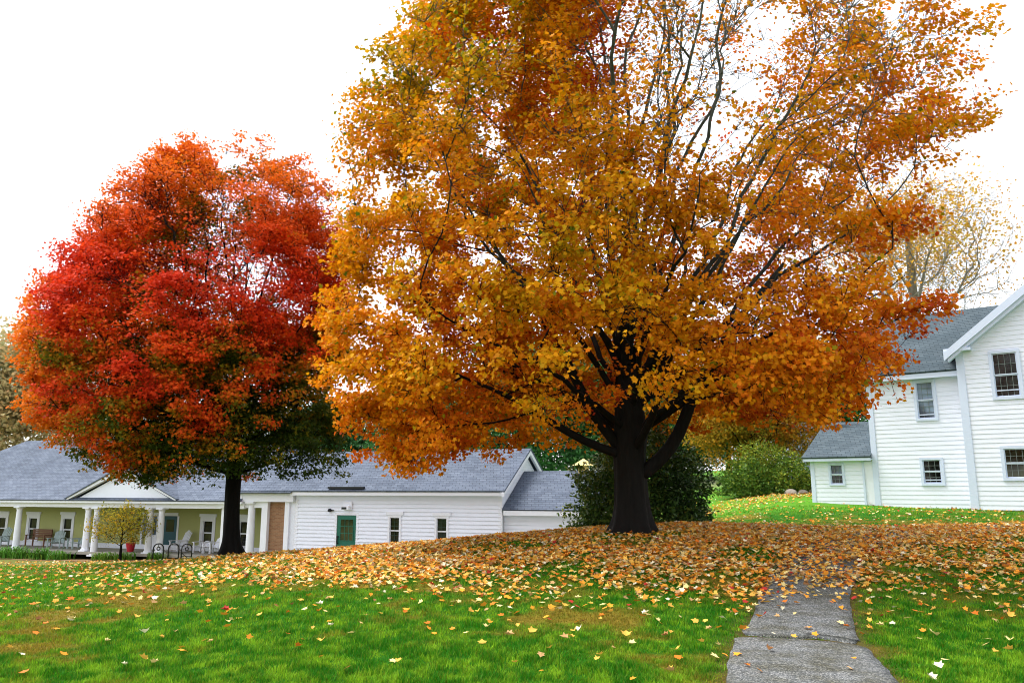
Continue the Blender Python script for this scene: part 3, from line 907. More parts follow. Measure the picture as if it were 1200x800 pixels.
# ------------------------------------------------------------------ branching
def limb_nodes(S, E, lift, step, r, wob=0.09):
    S, E = np.array(S, float), np.array(E, float)
    C = S + (E - S) * np.array([0.5, 0.5, 0.5 + lift])
    L = np.linalg.norm(E - S) * 1.08
    n = max(3, int(L / step)); t = np.linspace(0, 1, n + 1)[1:, None]
    P = (1 - t) ** 2 * S + 2 * t * (1 - t) * C + t * t * E
    ph = r.uniform(0, 6.28, 3)
    P += wob * np.sin(t * 9 * np.array([1, 1.3, .7]) + ph) * t * L * 0.25
    kn = np.cumsum(r.normal(0, 0.055, P.shape), axis=0); kn -= t * kn[-1]
    P += kn * np.array([1, 1, 0.4])
    return P

def grow(base_path, limbs, targets, bf, step, r, max_len=0.55, smooth=5, limb_r=0.0):
    """balanced spanning tree from a trunk axis and hand laid limbs out to the target points"""
    pos = [np.array(p, float) for p in base_path]; par = [-1] + list(range(len(base_path) - 1))
    seedn = len(pos)
    girth = [0.0] * seedn
    for (si, E, lift) in limbs:
        p = si
        if isinstance(E, list):
            K_ = [pos[si]] + [np.array(e, float) for e in E]
            L_ = []
            for a_, b_ in zip(K_[:-1], K_[1:]):
                k_ = max(1, int(np.linalg.norm(b_ - a_) / 0.25))
                L_ += [a_ + (b_ - a_) * (j + 1) / k_ for j in range(k_)]
            L_ = np.array(L_)
            for _ in range(3): L_[1:-1] = 0.5 * L_[1:-1] + 0.25 * (L_[:-2] + L_[2:])
            gr = lift * np.linspace(1, 0.22, len(L_)) ** 0.9
        else:
            L_ = limb_nodes(pos[si], E, lift, step, r)
            gr = limb_r * (1 - 0.85 * np.linspace(0, 1, len(L_)))
        for q, g_ in zip(L_, gr):
            pos.append(q); par.append(p); girth.append(g_); p = len(pos) - 1
    grow.girth = np.array(girth)
    nseed = len(pos)
    P = np.array(pos); par = list(par)
    plen = np.zeros(len(P))
    for i in range(1, len(P)): plen[i] = plen[par[i]] + np.linalg.norm(P[i] - P[par[i]])
    T = np.array(targets)
    best = np.full(len(T), 1e9); bp = np.zeros(len(T), int)
    ok = np.arange(len(P)) >= max(2, seedn - 1)
    for i in np.where(ok)[0]:
        d = np.linalg.norm(T - P[i], axis=1)
        down = np.clip(P[i, 2] - T[:, 2], 0, None)
        c = d + bf * plen[i] + 0.6 * down
        m = c < best; best[m] = c[m]; bp[m] = i
    alive = np.ones(len(T), bool)
    allp = list(P); pl = list(plen); tip = [False] * len(P)
    for _ in range(len(T)):
        j = int(np.argmin(np.where(alive, best, 1e12)))
        alive[j] = False
        p = bp[j]; a = allp[p]; b = T[j]; L = np.linalg.norm(b - a)
        k = max(1, int(math.ceil(L / max_len)))
        for q in range(1, k + 1):
            f = q / k
            pt = a + (b - a) * f
            if q < k: pt = pt + np.array([0, 0, 0.10 * L * f * (1 - f)]) + r.normal(0, 0.03 * min(L, 1), 3)
            allp.append(pt); par.append(p); pl.append(pl[p] + L / k); tip.append(q == k)
            p = len(allp) - 1
        c0 = len(allp) - k
        for i in range(c0, len(allp)):
            d = np.linalg.norm(T - allp[i], axis=1)
            c = d + bf * pl[i] + 0.6 * np.clip(allp[i][2] - T[:, 2], 0, None)
            m = alive & (c < best); best[m] = c[m]; bp[m] = i
    P = np.array(allp); par = np.array(par); tip = np.array(tip)
    for _ in range(smooth):
        s = np.zeros_like(P); cnt = np.zeros(len(P))
        c = np.arange(1, len(P)); np.add.at(s, par[c], P[c]); np.add.at(cnt, par[c], 1)
        free = (np.arange(len(P)) >= nseed) & (cnt > 0)
        av = np.where(cnt[:, None] > 0, s / np.maximum(cnt, 1)[:, None], P)
        P[free] += 0.35 * ((P[par[free]] + av[free]) / 2 - P[free])
    return P, par, tip, seedn, nseed

def radii(par, n, rt, ex, base=None):
    w = np.zeros(n); ch = np.zeros(n, int)
    for i in range(n - 1, 0, -1):
        if ch[i] == 0: w[i] = 1
        w[par[i]] += w[i]; ch[par[i]] += 1
    if w[0] == 0: w[0] = 1
    return rt * w ** (1 / ex), w

def branch_mesh(name, P, par, R, start, kmin=3, kmax=9, extra=None):
    """tapered tube for every edge child->parent, with more sides on thick wood"""
    n = len(P)
    d = P - P[np.maximum(par, 0)]; d /= np.maximum(np.linalg.norm(d, axis=1), 1e-6)[:, None]
    main = np.full(n, -1)
    for i in range(1, n):
        p = par[i]
        if main[p] < 0 or R[i] > R[main[p]]: main[p] = i
    Vs, Fs, off = [], [], 0
    for k, lo, hi in ((kmin, 0, 0.02), (5, 0.02, 0.07), (kmax, 0.07, 9)):
        E = np.array([i for i in range(max(1, start), n) if lo <= R[i] < hi], int)
        if len(E) == 0: continue
        p = par[E]
        dc = d[E]; ismain = main[p] == E
        nx = np.where(main[E][:, None] >= 0, d[np.maximum(main[E], 0)], dc); dtop = dc + nx; dtop /= np.linalg.norm(dtop, axis=1)[:, None]
        dbot = np.where(ismain[:, None], dc + d[p], dc); dbot /= np.maximum(np.linalg.norm(dbot, axis=1), 1e-6)[:, None]
        rb = np.where(ismain, R[p], np.minimum(R[p] * 0.9, R[E] * 1.25)); rt = R[E]
        rings = []
        for ax, rr, ce in ((dbot, rb, P[p]), (dtop, rt, P[E])):
            ref = np.tile(np.array([0.9, 0.42, 0.1]), (len(E), 1))
            s = np.cross(ax, ref); s /= np.maximum(np.linalg.norm(s, axis=1), 1e-6)[:, None]
            u = np.cross(s, ax)
            a = np.arange(k) * 2 * math.pi / k
            rings.append(ce[:, None] + rr[:, None, None] * (np.cos(a)[None, :, None] * s[:, None] + np.sin(a)[None, :, None] * u[:, None]))
        V = np.concatenate(rings, 1).reshape(-1, 3)
        b = off + (np.arange(len(E)) * 2 * k)[:, None]
        i = np.arange(k)[None]; j = (i + 1) % k
        F = np.stack([b + i, b + j, b + k + j, b + k + i], 2).reshape(-1, 4)
        Vs.append(V); Fs.append(F); off += len(V)
    return np_mesh(name, np.concatenate(Vs), np.concatenate(Fs), None, True)

def trunk_mesh(name, P, R, flare, r, n=36, seg=6, sub=6, ridge=0.06):
    """trunk skin along the axis nodes: root flare, ridged bark"""
    t = np.linspace(0, len(P) - 1, (len(P) - 1) * sub + 1)
    C = np.stack([np.interp(t, np.arange(len(P)), P[:, i]) for i in range(3)], 1)
    Rr = np.interp(t, np.arange(len(P)), R)
    a = np.arange(n) * 2 * math.pi / n
    V = []
    z0 = C[0, 2]
    ph = r.uniform(0, 6.28, 5)
    for c, rr in zip(C, Rr):
        hgt = c[2] - z0
        fl = flare * math.exp(-max(hgt, 0) / 0.28) * (1 + 0.55 * np.sin(5 * a + ph[0]) + 0.25 * np.sin(3 * a + ph[1])) 
        lump = 1 + 0.05 * np.sin(3 * a + ph[2] + hgt * 0.8) + 0.04 * np.sin(7 * a + ph[3] - hgt)
        rid = ridge * (fbm(a * 5.0 + 10, np.full(n, hgt * 1.1 + 3), 3) - 0.5) * 2
        q = rr * (lump + rid) + np.maximum(fl, -0.02)
        V.append(np.c_[c[0] + q * np.cos(a), c[1] + q * np.sin(a), np.full(n, c[2])])
    m = len(C); V = np.concatenate(V)
    i = np.arange(n); j = (i + 1) % n
    F = np.concatenate([np.stack([k * n + i, k * n + j, (k + 1) * n + j, (k + 1) * n + i], 1) for k in range(m - 1)])
    return np_mesh(name, V, F, None, True)

def twig_fan(P, tips, dirs, per, length, r):
    """short straight twigs at branch tips; returns node list for branch_mesh style tubes and leaf anchors"""
    idx = np.repeat(np.where(tips)[0], per)
    d = dirs[idx] * 0.8 + r.normal(0, 0.75, (len(idx), 3)); d[:, 2] += 0.25
    d /= np.linalg.norm(d, axis=1)[:, None]
    L = r.uniform(0.5, 1.2, len(idx)) * length
    return idx, P[idx] + d * L[:, None]

def slice_env(slices):
    S = np.array(slices, float)
    zs, xl, xr = S[:, 0], S[:, 1], S[:, 2]
    return lambda z: (np.interp(z, zs, xl), np.interp(z, zs, xr))

def sample_env(env, z0, z1, n, cx, cy, dscale, r, shell=0.5, nscale=1.6, thr=0.42):
    out = []
    while sum(len(o) for o in out) < n:
        z = r.uniform(z0, z1, 4000); ph = r.uniform(0, 2 * math.pi, 4000)
        rho = r.uniform(0, 1, 4000) ** shell
        xl, xr = env(z)
        half = (xr - xl) / 2
        keep = r.uniform(0, 1, 4000) < (half / half.max()) ** 1.6
        x = np.where(np.cos(ph) > 0, (xr - cx) * rho * np.cos(ph), (cx - xl) * rho * np.cos(ph)) + cx
        y = cy + half * dscale * rho * np.sin(ph)
        Q = np.c_[x, y, z]
        Q = Q[keep & (rho > 0.12)]
        nz = noise3(Q, nscale)
        Q = Q[nz > thr + r.normal(0, 0.03, len(Q))]
        out.append(Q)
    return np.concatenate(out)[:n]

def leaf_cloud(tipP, count, sig, r):
    """scatter leaves round anchor points; returns positions and anchor index"""
    idx = np.repeat(np.arange(len(tipP)), count)
    off = np.clip(r.normal(0, 1, (len(idx), 3)), -1.6, 1.6) * np.array(sig)
    return tipP[idx] + off, idx

# ------------------------------------------------------------------ the big golden maple
def make_big_maple():
    r = np.random.default_rng(21)
    bx, by = 2.55, 17.0; bz = h1(bx, by) - 0.05
    root = empty("maple_tree", (bx, by, bz))
    tag(root, "largest maple with orange and gold leaves over a thick black trunk", "tree", "maples on the lawn")
    o = np.array([bx, by, bz])
    axis_ = [(0, 0, 0), (0.0, 0, .35), (-.01, 0, .8), (-.02, .0, 1.25), (-.02, .02, 1.7), (0.02, .03, 2.1), (0.0, .05, 2.6), (-.05, .08, 3.1), (-.06, .1, 3.6)]
    L = [(8, (-0.9, .4, 14.6), 0.03), (8, (.5, .8, 15.2), 0), (8, (1.5, -.6, 14.3), .02), (7, (-2.0, -.8, 13.3), .03), (7, (3.2, .6, 13.0), .0),
         (8, (0.1, -1.0, 13.8), .01), (8, (2.3, .9, 14.2), .0), (8, (-0.2, 1.6, 14.4), .0), (7, (2.6, -1.2, 12.2), .0), (8, (1.0, .2, 15.0), .0), (7, (-1.3, .9, 14.0), .02),
         (7, (-3.4, 1.2, 11.0), .02), (6, (4.4, -1.5, 10.8), .0), (6, (5.0, .3, 9.9), -.04), (6, (-4.4, -1.5, 8.0), .03), (6, (6.2, 1, 8.8), -.04), (6, (5.9, -1.6, 7.6), -.03), (6, (4.0, .6, 11.2), -.02), (5, (-5.2, 1.5, 5.4), .10), (5, (5.6, -1, 5.4), -0.02),
         (5, (-4.2, -3, 4.4), .12), (5, (4.3, -3.5, 5.2), .02), (6, (0.6, -5, 6.0), .05), (7, (-.6, -4.2, 9.3), .03), (8, (1.5, -3.2, 12), .02), (7, (0, 5, 7.5), .05), (6, (-2.5, 4.5, 9), .05),
         (6, (3, 4.5, 9.5), .0), (5, (5.0, 4, 6), .05), (5, (-4.5, 4, 4.8), .1), (7, (4.2, -.6, 8.8), -.03), (7, (-2.6, -2.2, 7.4), .04),
         (3, [(.30, -.05, 1.32), (.62, -.1, 1.5), (.88, -.15, 1.78), (1.07, -.18, 2.15), (1.22, -.2, 2.7), (1.6, -.25, 3.4), (2.4, -.3, 4.6), (3.4, -.4, 5.8)], 0.155),
         (4, [(-.35, -.05, 1.72), (-.72, -.1, 1.78), (-1.1, -.15, 2.0), (-1.6, -.2, 2.28), (-2.6, -.3, 2.9), (-3.6, -.4, 3.3)], 0.10),
         (4, [(-.32, .05, 1.95), (-.62, .05, 2.3), (-.92, .0, 2.75), (-1.3, -.1, 3.6), (-2.2, -.2, 5.2), (-3.2, -.2, 6.6)], 0.125),
         (4, [(.12, -.32, 1.9), (.3, -.9, 2.3), (.4, -1.8, 3.0), (.5, -3.0, 3.8)], 0.09),
         (5, [(.5, .2, 2.35), (1.1, .3, 2.75), (1.9, .3, 3.0), (3.0, .2, 3.3)], 0.06)]
    limbs = L
    # outline of the crown: height, left x, right x, relative to the trunk foot
    sl = [(0.8, -3.6, 0.2), (1.3, -4.9, 2.2), (2.0, -5.7, 3.3), (2.6, -6.2, 4.6), (3.3, -6.4, 5.4), (4.1, -6.4, 6.0), (5.0, -6.4, 6.0), (6.0, -6.2, 5.9), (7.1, -6.4, 6.3), (8.1, -6.3, 7.4), (9.1, -5.9, 7.8), (10.2, -5.3, 7.6), (11.2, -4.7, 6.8), (12.2, -4.5, 5.8), (13.3, -4.0, 5.0), (14.6, -3.0, 4.0), (15.6, -1.5, 2.2)]
    env = slice_env(sl)
    T = sample_env(env, 1.0, 15.4, 3300, 0.3, 0.0, 0.86, r, 0.42, 1.5, 0.46)
    # nothing hangs low under the middle of the crown
    rad = np.hypot(T[:, 0], T[:, 1])
    floor = 2.5 - np.where(T[:, 0] < 0, 0.42, 0.26) * np.clip(rad - 2.2, 0, 5) + np.where(T[:, 0] > 0, 0.35, 0.0)
    T = T[T[:, 2] > floor]
    P, par, tip, sn, ns = grow(axis_, limbs, T, 0.30, 0.4, r, 0.6, 5, 0.075)
    R, w = radii(par, len(P), 0.0052, 1.82)
    top = R[sn - 1]
    R = np.maximum(R, 0.0062)
    Rt = np.array([0.36, 0.35, 0.335, 0.33, 0.335, 0.345, 0.31, 0.25, 0.20])
    sc = np.clip(Rt[4] / max(R[4], 1e-3), 0.4, 1.6)
    big = R > 0.03
    R = np.where(big, 0.03 + (R - 0.03) * sc, R)
    R[:ns] = np.maximum(R[:ns], grow.girth)
    R[:sn] = Rt
    link_mesh("trunk", trunk_mesh("trunk", P[:sn], Rt, 0.2, r), M['bark'], root)
    dirs = P - P[np.maximum(par, 0)]; dirs /= np.maximum(np.linalg.norm(dirs, axis=1), 1e-6)[:, None]
    ti, tp = twig_fan(P, tip, dirs, 5, 0.42, r)
    PP = np.concatenate([P, tp]); pp = np.concatenate([par, ti]); RR = np.concatenate([R, np.full(len(tp), 0.0055)])
    link_mesh("branches", branch_mesh("branches", PP, pp, RR, sn), M['bark'], root)
    # leaves at twig ends, thin at the top middle and on the outer right, where bare limbs show
    q = tp
    fan = 0.9 + 0.10 * (q[:, 2] - 6)
    gap = np.exp(-np.abs((q[:, 0] - fan) / 2.3) ** 3) * sstep(5.6, 7.8, q[:, 2]) * 0.95
    gap = np.maximum(gap, 0.92 * sstep(4.6, 5.8, q[:, 0]) * sstep(10.2, 11.2, q[:, 2]))
    gap = np.maximum(gap, 0.92 * sstep(1.0, 2.4, q[:, 0]) * sstep(3.8, 5.2, q[:, 2]) * sstep(0.44, 0.52, fbm(q[:, 0] / 1.1 + q[:, 1] / 4, q[:, 2] / 1.1, 2)))
    gap = np.maximum(gap, 0.45 * sstep(1.0, 3, q[:, 0]) * sstep(3.5, 5.5, q[:, 2]))
    gap = np.maximum(gap, 0.6 * np.exp(-((q[:, 0] + 2.2) / 1.3) ** 2 - ((q[:, 2] - 5.6 + 0.5 * q[:, 0]) / 0.8) ** 2))
    nz = noise3(q + 31, 0.65)
    dens = (np.clip((nz - 0.40) / 0.15, 0.05, 1.45) + 0.5 * sstep(2.0, 4.0, -q[:, 0]) * (1 - sstep(5.0, 7.0, q[:, 2]))) * (1 - gap)
    cnt = r.poisson(37 * dens)
    lp, li = leaf_cloud(q, cnt, (0.16, 0.16, 0.075), r)
    a = q[li]
    n = len(lp)
    nrm = r.normal(0, 0.75, (n, 3)); nrm[:, 2] += 0.75; nrm += 0.10 * (lp - [0, 0, 5])
    big_n = noise3(a, 2.6); sm_n = noise3(a + 60, 0.8)
    t = 0.555 + 1.1 * (big_n - 0.5) + 0.8 * (sm_n - 0.5) + r.normal(0, 0.075, n)
    t += 0.07 * sstep(-1, 5, a[:, 0]) - 0.08 * sstep(0, 4, -a[:, 0]) * sstep(4, 7, a[:, 2])
    t += 0.24 * sstep(9.5, 12, a[:, 2]) * (a[:, 0] < 0.5)
    t += 0.13 * (1 - sstep(1.5, 3.4, a[:, 2]))
    t += 0.10 * sstep(3.5, 7, a[:, 0]) * (1 - sstep(4.5, 7, a[:, 2]))
    t -= 0.26 * np.exp(-((a[:, 0] + 3.4) / 1.0) ** 2 - ((a[:, 2] - 8.4) / 0.7) ** 2) * (r.uniform(0, 1, n) < .5)
    t -= 0.45 * (r.uniform(0, 1, n) < 0.03)
    st = [(0.0, (0.13, 0.18, 0.006)), (0.2, (0.44, 0.31, 0.006)), (0.4, (0.75, 0.36, 0.006)), (0.56, (0.80, 0.30, 0.006)), (0.74, (0.78, 0.19, 0.008)), (0.9, (0.52, 0.065, 0.012)), (1.05, (0.32, 0.022, 0.012))]
    col = palette(np.clip(t, 0, 1.05), st) * r.uniform(0.75, 1.12, n)[:, None]
    size = r.uniform(0.06, 0.112, n)
    me = leaf_mesh("crown", lp, size, nrm, col, 'maple', 0.35, r)
    link_mesh("crown", me, M['leaf'], root)
    print("big maple", len(P), len(tp), n)
    return root
make_big_maple()

# ------------------------------------------------------------------ the red maple
def make_red_maple():
    r = np.random.default_rng(8)
    bx, by = -8.33, 24.0; bz = h1(bx, by) - 0.05
    root = empty("maple_tree", (bx, by, bz))
    tag(root, "rounded scarlet maple with dark green inner leaves in front of the columned porch", "tree", "maples on the lawn")
    axis_ = [(0, 0, 0), (-.02, 0, .4), (-.04, 0, 1.0), (-.06, .0, 1.7), (-.07, .02, 2.4), (-.08, .03, 3.0), (-.10, .05, 3.7), (-.15, .08, 4.5), (-.2, .1, 5.2)]
    limbs = [(8, (-2.2, .4, 11.4), 0.05), (8, (.2, .6, 11.8), 0), (8, (1.4, -.6, 11.3), .02), (8, (-1.0, -1.2, 11.6), .03), (7, (-3.9, .6, 9.8), .06), (7, (2.6, .4, 10.8), .02), (7, (-4.6, -1.2, 8.0), .05), (6, (2.8, -1.2, 8.6), .02),
             (6, (-5.2, .9, 6.4), .06), (5, (2.8, .8, 6.4), .05), (5, (-5.0, -1.5, 4.8), .08), (5, (2.6, -1.5, 4.9), .06), (4, (-4.6, .5, 3.6), .12), (4, (2.8, .2, 3.4), .1), (6, (-1.5, -4.2, 7.0), .05), (5, (-2.0, -4.0, 4.6), .08), (7, (-1.4, -3.2, 10), .05), (6, (-1.5, 4.2, 7.0), .05), (7, (-1.2, 3.2, 10.0), .05), (5, (-1.0, 4.0, 4.6), .08), (6, (.8, -3.4, 6.2), .06)]
    sl = [(2.0, -0.8, 1.8), (2.4, -2.4, 3.0), (2.9, -3.9, 3.3), (3.6, -5.0, 3.2), (4.4, -5.8, 3.0), (5.4, -6.2, 3.0), (6.6, -6.2, 3.0), (7.7, -6.0, 3.05), (8.8, -5.3, 3.1), (9.8, -4.7, 3.0), (10.6, -4.1, 2.8), (11.3, -3.3, 2.7), (11.9, -2.5, 2.2), (12.5, -1.4, 1.5)]
    env = slice_env(sl)
    T = sample_env(env, 2.0, 12.3, 2500, -1.6, 0.0, 0.92, r, 0.40, 1.5, 0.37)
    rad = np.hypot(T[:, 0], T[:, 1])
    T = T[T[:, 2] > 3.0 - 0.5 * np.clip(rad - 1.0, 0, 5)]
    P, par, tip, sn, ns = grow(axis_, limbs, T, 0.25, 0.4, r, 0.6, 5, 0.05)
    R, w = radii(par, len(P), 0.0055, 1.9)
    Rt = np.array([0.25, 0.235, 0.225, 0.215, 0.21, 0.20, 0.185, 0.16, 0.13])
    sc = np.clip(0.17 / max(R[6], 1e-3), 0.4, 1.5)
    R = np.where(R > 0.03, 0.03 + (R - 0.03) * sc, np.maximum(R, 0.0065))
    R[:ns] = np.maximum(R[:ns], grow.girth)
    R[:sn] = Rt
    link_mesh("trunk", trunk_mesh("trunk", P[:sn], Rt, 0.2, r), M['bark2'], root)
    dirs = P - P[np.maximum(par, 0)]; dirs /= np.maximum(np.linalg.norm(dirs, axis=1), 1e-6)[:, None]
    ti, tp = twig_fan(P, tip, dirs, 5, 0.42, r)
    PP = np.concatenate([P, tp]); pp = np.concatenate([par, ti]); RR = np.concatenate([R, np.full(len(tp), 0.006)])
    link_mesh("branches", branch_mesh("branches", PP, pp, RR, sn), M['bark2'], root)
    q = tp
    nz = noise3(q + 11, 0.8)
    dens = np.clip((nz - 0.40) / 0.15, 0.05, 1.45)
    hole = np.exp(-((q[:, 0] + .4) / 1.3) ** 2) * np.exp(-((q[:, 2] - 8.6) / 2.0) ** 2) * 0.75
    hole = np.maximum(hole, np.exp(-((q[:, 0] + 2.2) / 1.0) ** 2 - ((q[:, 2] - 8.2) / 1.0) ** 2) * 0.7)
    hole *= sstep(-4.2, -2.6, q[:, 1])
    cnt = r.poisson(34 * dens * (1 - hole))
    lp, li = leaf_cloud(q, cnt, (0.165, 0.165, 0.075), r)
    a = q[li]; n = len(lp)
    nrm = r.normal(0, 0.75, (n, 3)); nrm[:, 2] += 0.8; nrm += 0.10 * (lp - [-1.6, 0, 6])
    xl, xr = env(a[:, 2]); cxm = (xl + xr) / 2; hw = np.maximum((xr - xl) / 2, 0.5)
    rel = np.sqrt(((a[:, 0] - cxm) / hw) ** 2 + (a[:, 1] / (hw * 0.92)) ** 2)
    big_n = noise3(a + 5, 2.0); sm_n = noise3(a + 60, 0.75)
    # ripeness: green in the low inner crown, yellow beside it, scarlet outside and up high
    ripe = 0.10 + 0.46 * sstep(0.4, 1.0, rel) + 0.50 * sstep(3.5, 9.5, a[:, 2]) + 2.1 * (big_n - 0.5) + 1.9 * (sm_n - 0.5) + r.normal(0, 0.07, n)
    ripe -= 0.34 * (1 - sstep(2.2, 5.0, a[:, 2])) + 0.30 * sstep(0.2, 2.8, a[:, 0]) * (1 - sstep(6.5, 9.5, a[:, 2]))
    top = sstep(8.0, 11.5, a[:, 2])
    side = sstep(0.72, 1.0, rel) * (a[:, 0] < -4.5) * (1 - sstep(7, 9, a[:, 2]))
    g = palette(np.clip(ripe, 0, 1), [(0.0, (0.03, 0.06, 0.007)), (0.28, (0.07, 0.10, 0.008)), (0.42, (0.26, 0.20, 0.010)), (0.52, (0.58, 0.18, 0.010)), (0.62, (0.80, 0.10, 0.012)), (0.8, (0.84, 0.065, 0.014)), (1.0, (0.68, 0.03, 0.014))])
    orange = np.array((0.82, 0.22, 0.012))
    m = np.clip((0.10 + 0.65 * top + 0.75 * side) * (ripe > 0.4) * (0.1 + 1.9 * noise3(a + 21, 0.9)), 0, 0.92)[:, None]
    col = (g * (1 - m) + orange * m) * r.uniform(0.8, 1.15, n)[:, None]
    size = r.uniform(0.075, 0.135, n)
    link_mesh("crown", leaf_mesh("crown", lp, size, nrm, col, 'far', 0.35, r), M['leaf'], root)
    print("red maple", len(P), len(tp), n)
make_red_maple()

# ------------------------------------------------------------------ other trees and shrubs
def small_tree(name, label, x, y, height, base_h, rx, ry, ntgt, leafn, lsize, pal, mat_leaf_, mat_bark_, trunk_r, seed, shape='far', sig=0.22, bare=None, group=None, tonef=None, twl=0.35, trunk_h=None, cat="tree", lean=(0, 0), ex=2.0, cx=0.0, thr=0.4):
    r = np.random.default_rng(seed)
    bz = h1(x, y) - 0.05
    root = empty(name, (x, y, bz)); tag(root, label, cat, group)
    th = trunk_h or height * 0.72
    axis_ = [(lean[0] * f, lean[1] * f, th * f) for f in np.linspace(0, 1, 8)]
    zc, zr = (base_h + height) / 2, (height - base_h) / 2
    T = []
    while len(T) < ntgt:
        p = r.normal(0, 1, 3); p /= np.linalg.norm(p); p *= r.uniform(0, 1) ** 0.4
        Q = np.array([[p[0] * rx + cx, p[1] * ry, zc + p[2] * zr]])
        if noise3(Q + seed * 7.7, max(rx, ry) * 0.35)[0] > thr: T.append(Q[0])
    T = np.array(T)
    limbs = []
    nl = 7
    for k in range(nl):
        a = 2.4 * k + seed; f = 0.3 + 0.65 * k / nl
        limbs.append((max(2, min(7, int(7 * (base_h / th + (1 - base_h / th) * 0.75 * k / nl)))), (math.cos(a) * rx * 0.55 + cx * .6, math.sin(a) * ry * 0.55, base_h + (height - base_h) * f), 0.03))
    P, par, tip, sn, ns = grow(axis_, limbs, T, 0.3, max(0.15, height * 0.03), r, height * 0.05, 4)
    rt = max(0.004, trunk_r * 0.02)
    R, w = radii(par, len(P), rt, ex)
    sc = trunk_r * 0.75 / max(R[2], 1e-4)
    R = np.maximum(R * min(sc, 1.4), rt * 0.6)
    Rt = np.linspace(trunk_r, trunk_r * 0.35, sn); R[:sn] = Rt
    link_mesh("trunk", trunk_mesh("trunk", P[:sn], Rt, trunk_r * 0.45, r, 16, 6, 3), mat_bark_, root)
    dirs = P - P[np.maximum(par, 0)]; dirs /= np.maximum(np.linalg.norm(dirs, axis=1), 1e-6)[:, None]
    ti, tp = twig_fan(P, tip, dirs, 4, twl, r)
    PP = np.concatenate([P, tp]); pp = np.concatenate([par, ti]); RR = np.concatenate([R, np.full(len(tp), rt * 0.6)])
    link_mesh("branches", branch_mesh("branches", PP, pp, RR, sn), mat_bark_, root)
    q = tp
    dens = np.clip((noise3(q + 3.3 + seed, max(rx, ry) * 0.25) - 0.34) / 0.18, 0.1, 1.3)
    if bare is not None: dens = dens * bare(q)
    cnt = r.poisson(leafn / len(q) * dens)
    lp, li = leaf_cloud(q, cnt, (sig, sig, sig * 0.7), r)
    n = len(lp); a = q[li]
    nrm = r.normal(0, 0.75, (n, 3)); nrm[:, 2] += 0.7
    t = 0.5 + 1.6 * (noise3(a + 9 + seed, max(rx, ry) * 0.4) - 0.5) + r.normal(0, 0.14, n)
    if tonef is not None: t = t + tonef(a)
    col = palette(np.clip(t, 0, 1), pal) * r.uniform(0.75, 1.15, n)[:, None]
    link_mesh("crown", leaf_mesh("crown", lp, r.uniform(0.7, 1.25, n) * lsize, nrm, col, shape, 0.3, r), mat_leaf_, root)
    return root

GOLD = [(0, (0.17, 0.20, 0.015)), (0.5, (0.36, 0.29, 0.02)), (1, (0.56, 0.27, 0.02))]
small_tree("young_tree", "small young tree with olive gold leaves in front of the porch pediment", -19.9, 41.2, 2.8, 0.85, 1.62, 1.5, 420, 3000, 0.115, GOLD, M['leaf'], M['bark2'], 0.065, 3, 'oval', 0.13, twl=0.22, trunk_h=2.3)
RUST = [(0, (0.07, 0.13, 0.015)), (0.4, (0.30, 0.23, 0.018)), (0.65, (0.56, 0.29, 0.018)), (1, (0.62, 0.20, 0.015))]
small_tree("rusty_tree", "rounded olive and orange leaved tree standing behind the green bush", 12.4, 40.5, 6.8, 0.9, 3.6, 2.6, 900, 42000, 0.15, RUST, M['leaf'], M['bark2'], 0.16, 5, 'far', 0.3, tonef=lambda a: 0.10 * (a[:, 2] - 3.5) / 2 + 0.14, trunk_h=4.0)
def bare_f(q): return 0.08 + 1.9 * np.exp(-((q[:, 0] + 0.5) / 4.2) ** 2 - ((q[:, 2] - 15.0) / 2.2) ** 2) + 0.12 * (q[:, 2] > 11)
PALE = [(0, (0.50, 0.42, 0.06)), (0.5, (0.74, 0.40, 0.05)), (1, (0.80, 0.30, 0.05))]
small_tree("half_bare_tree", "tall half bare tree with grey trunk rising behind the white house roof", 24.2, 46, 19.0, 6.5, 6.2, 5.5, 1300, 15000, 0.19, PALE, M['leaf'], M['bark3'], 0.45, 14, 'far', 0.45, bare=bare_f, twl=1.1, trunk_h=15.5, ex=2.1, thr=0.36)
HAZE_TINT = [(0, (0.26, 0.36, 0.18)), (0.5, (0.52, 0.42, 0.2)), (1, (0.68, 0.40, 0.18))]  # leaf colours paled to stand in for mist; no haze volume
small_tree("distant_tree", "pale orange and green tree with mist painted into its leaves behind the hip roof", -46.5, 72, 19.0, 4.5, 6.5, 5, 500, 26000, 0.4, HAZE_TINT, M['leaf'], M['bark3'], 0.4, 17, 'far', 0.7, twl=1.0, trunk_h=14)
FARG = [(0, (0.035, 0.12, 0.035)), (0.6, (0.06, 0.19, 0.05)), (1, (0.11, 0.22, 0.05))]
wood_spots = [(1.5, 66, 13.5, 6, "tall green tree beyond the roof of the lower wing"), (9.0, 70, 13.0, 6.0, "dark green tree beyond the trunk of the big maple"), (16.2, 78, 11.5, 5.2, "rounded green tree at the edge of the far field"),
              (-7.0, 72, 12.0, 6, "green tree beyond the middle of the clapboard roof"), (23.5, 86, 12.5, 6, "green tree beyond the rusty leaved tree"), (32, 80, 13, 6.5, "green tree beyond the lilac house"),
              (-18, 76, 10.5, 6, "green tree beyond the link roof"), (-31, 80, 10.0, 5.5, "green tree beyond the ridge of the hip roof"), (42, 74, 14, 6.5, "green tree beyond the white house")]
for i, (x, y, hh, rr, lb) in enumerate(wood_spots):
    small_tree("woodland_tree", lb, x, y, hh, 1.0, rr, rr * 0.8, 420, 34000, 0.36, FARG, M['evergreen'], M['bark2'], 0.3, 30 + i, 'oval', 0.75, group="green trees beyond the buildings", twl=0.9, thr=0.36)

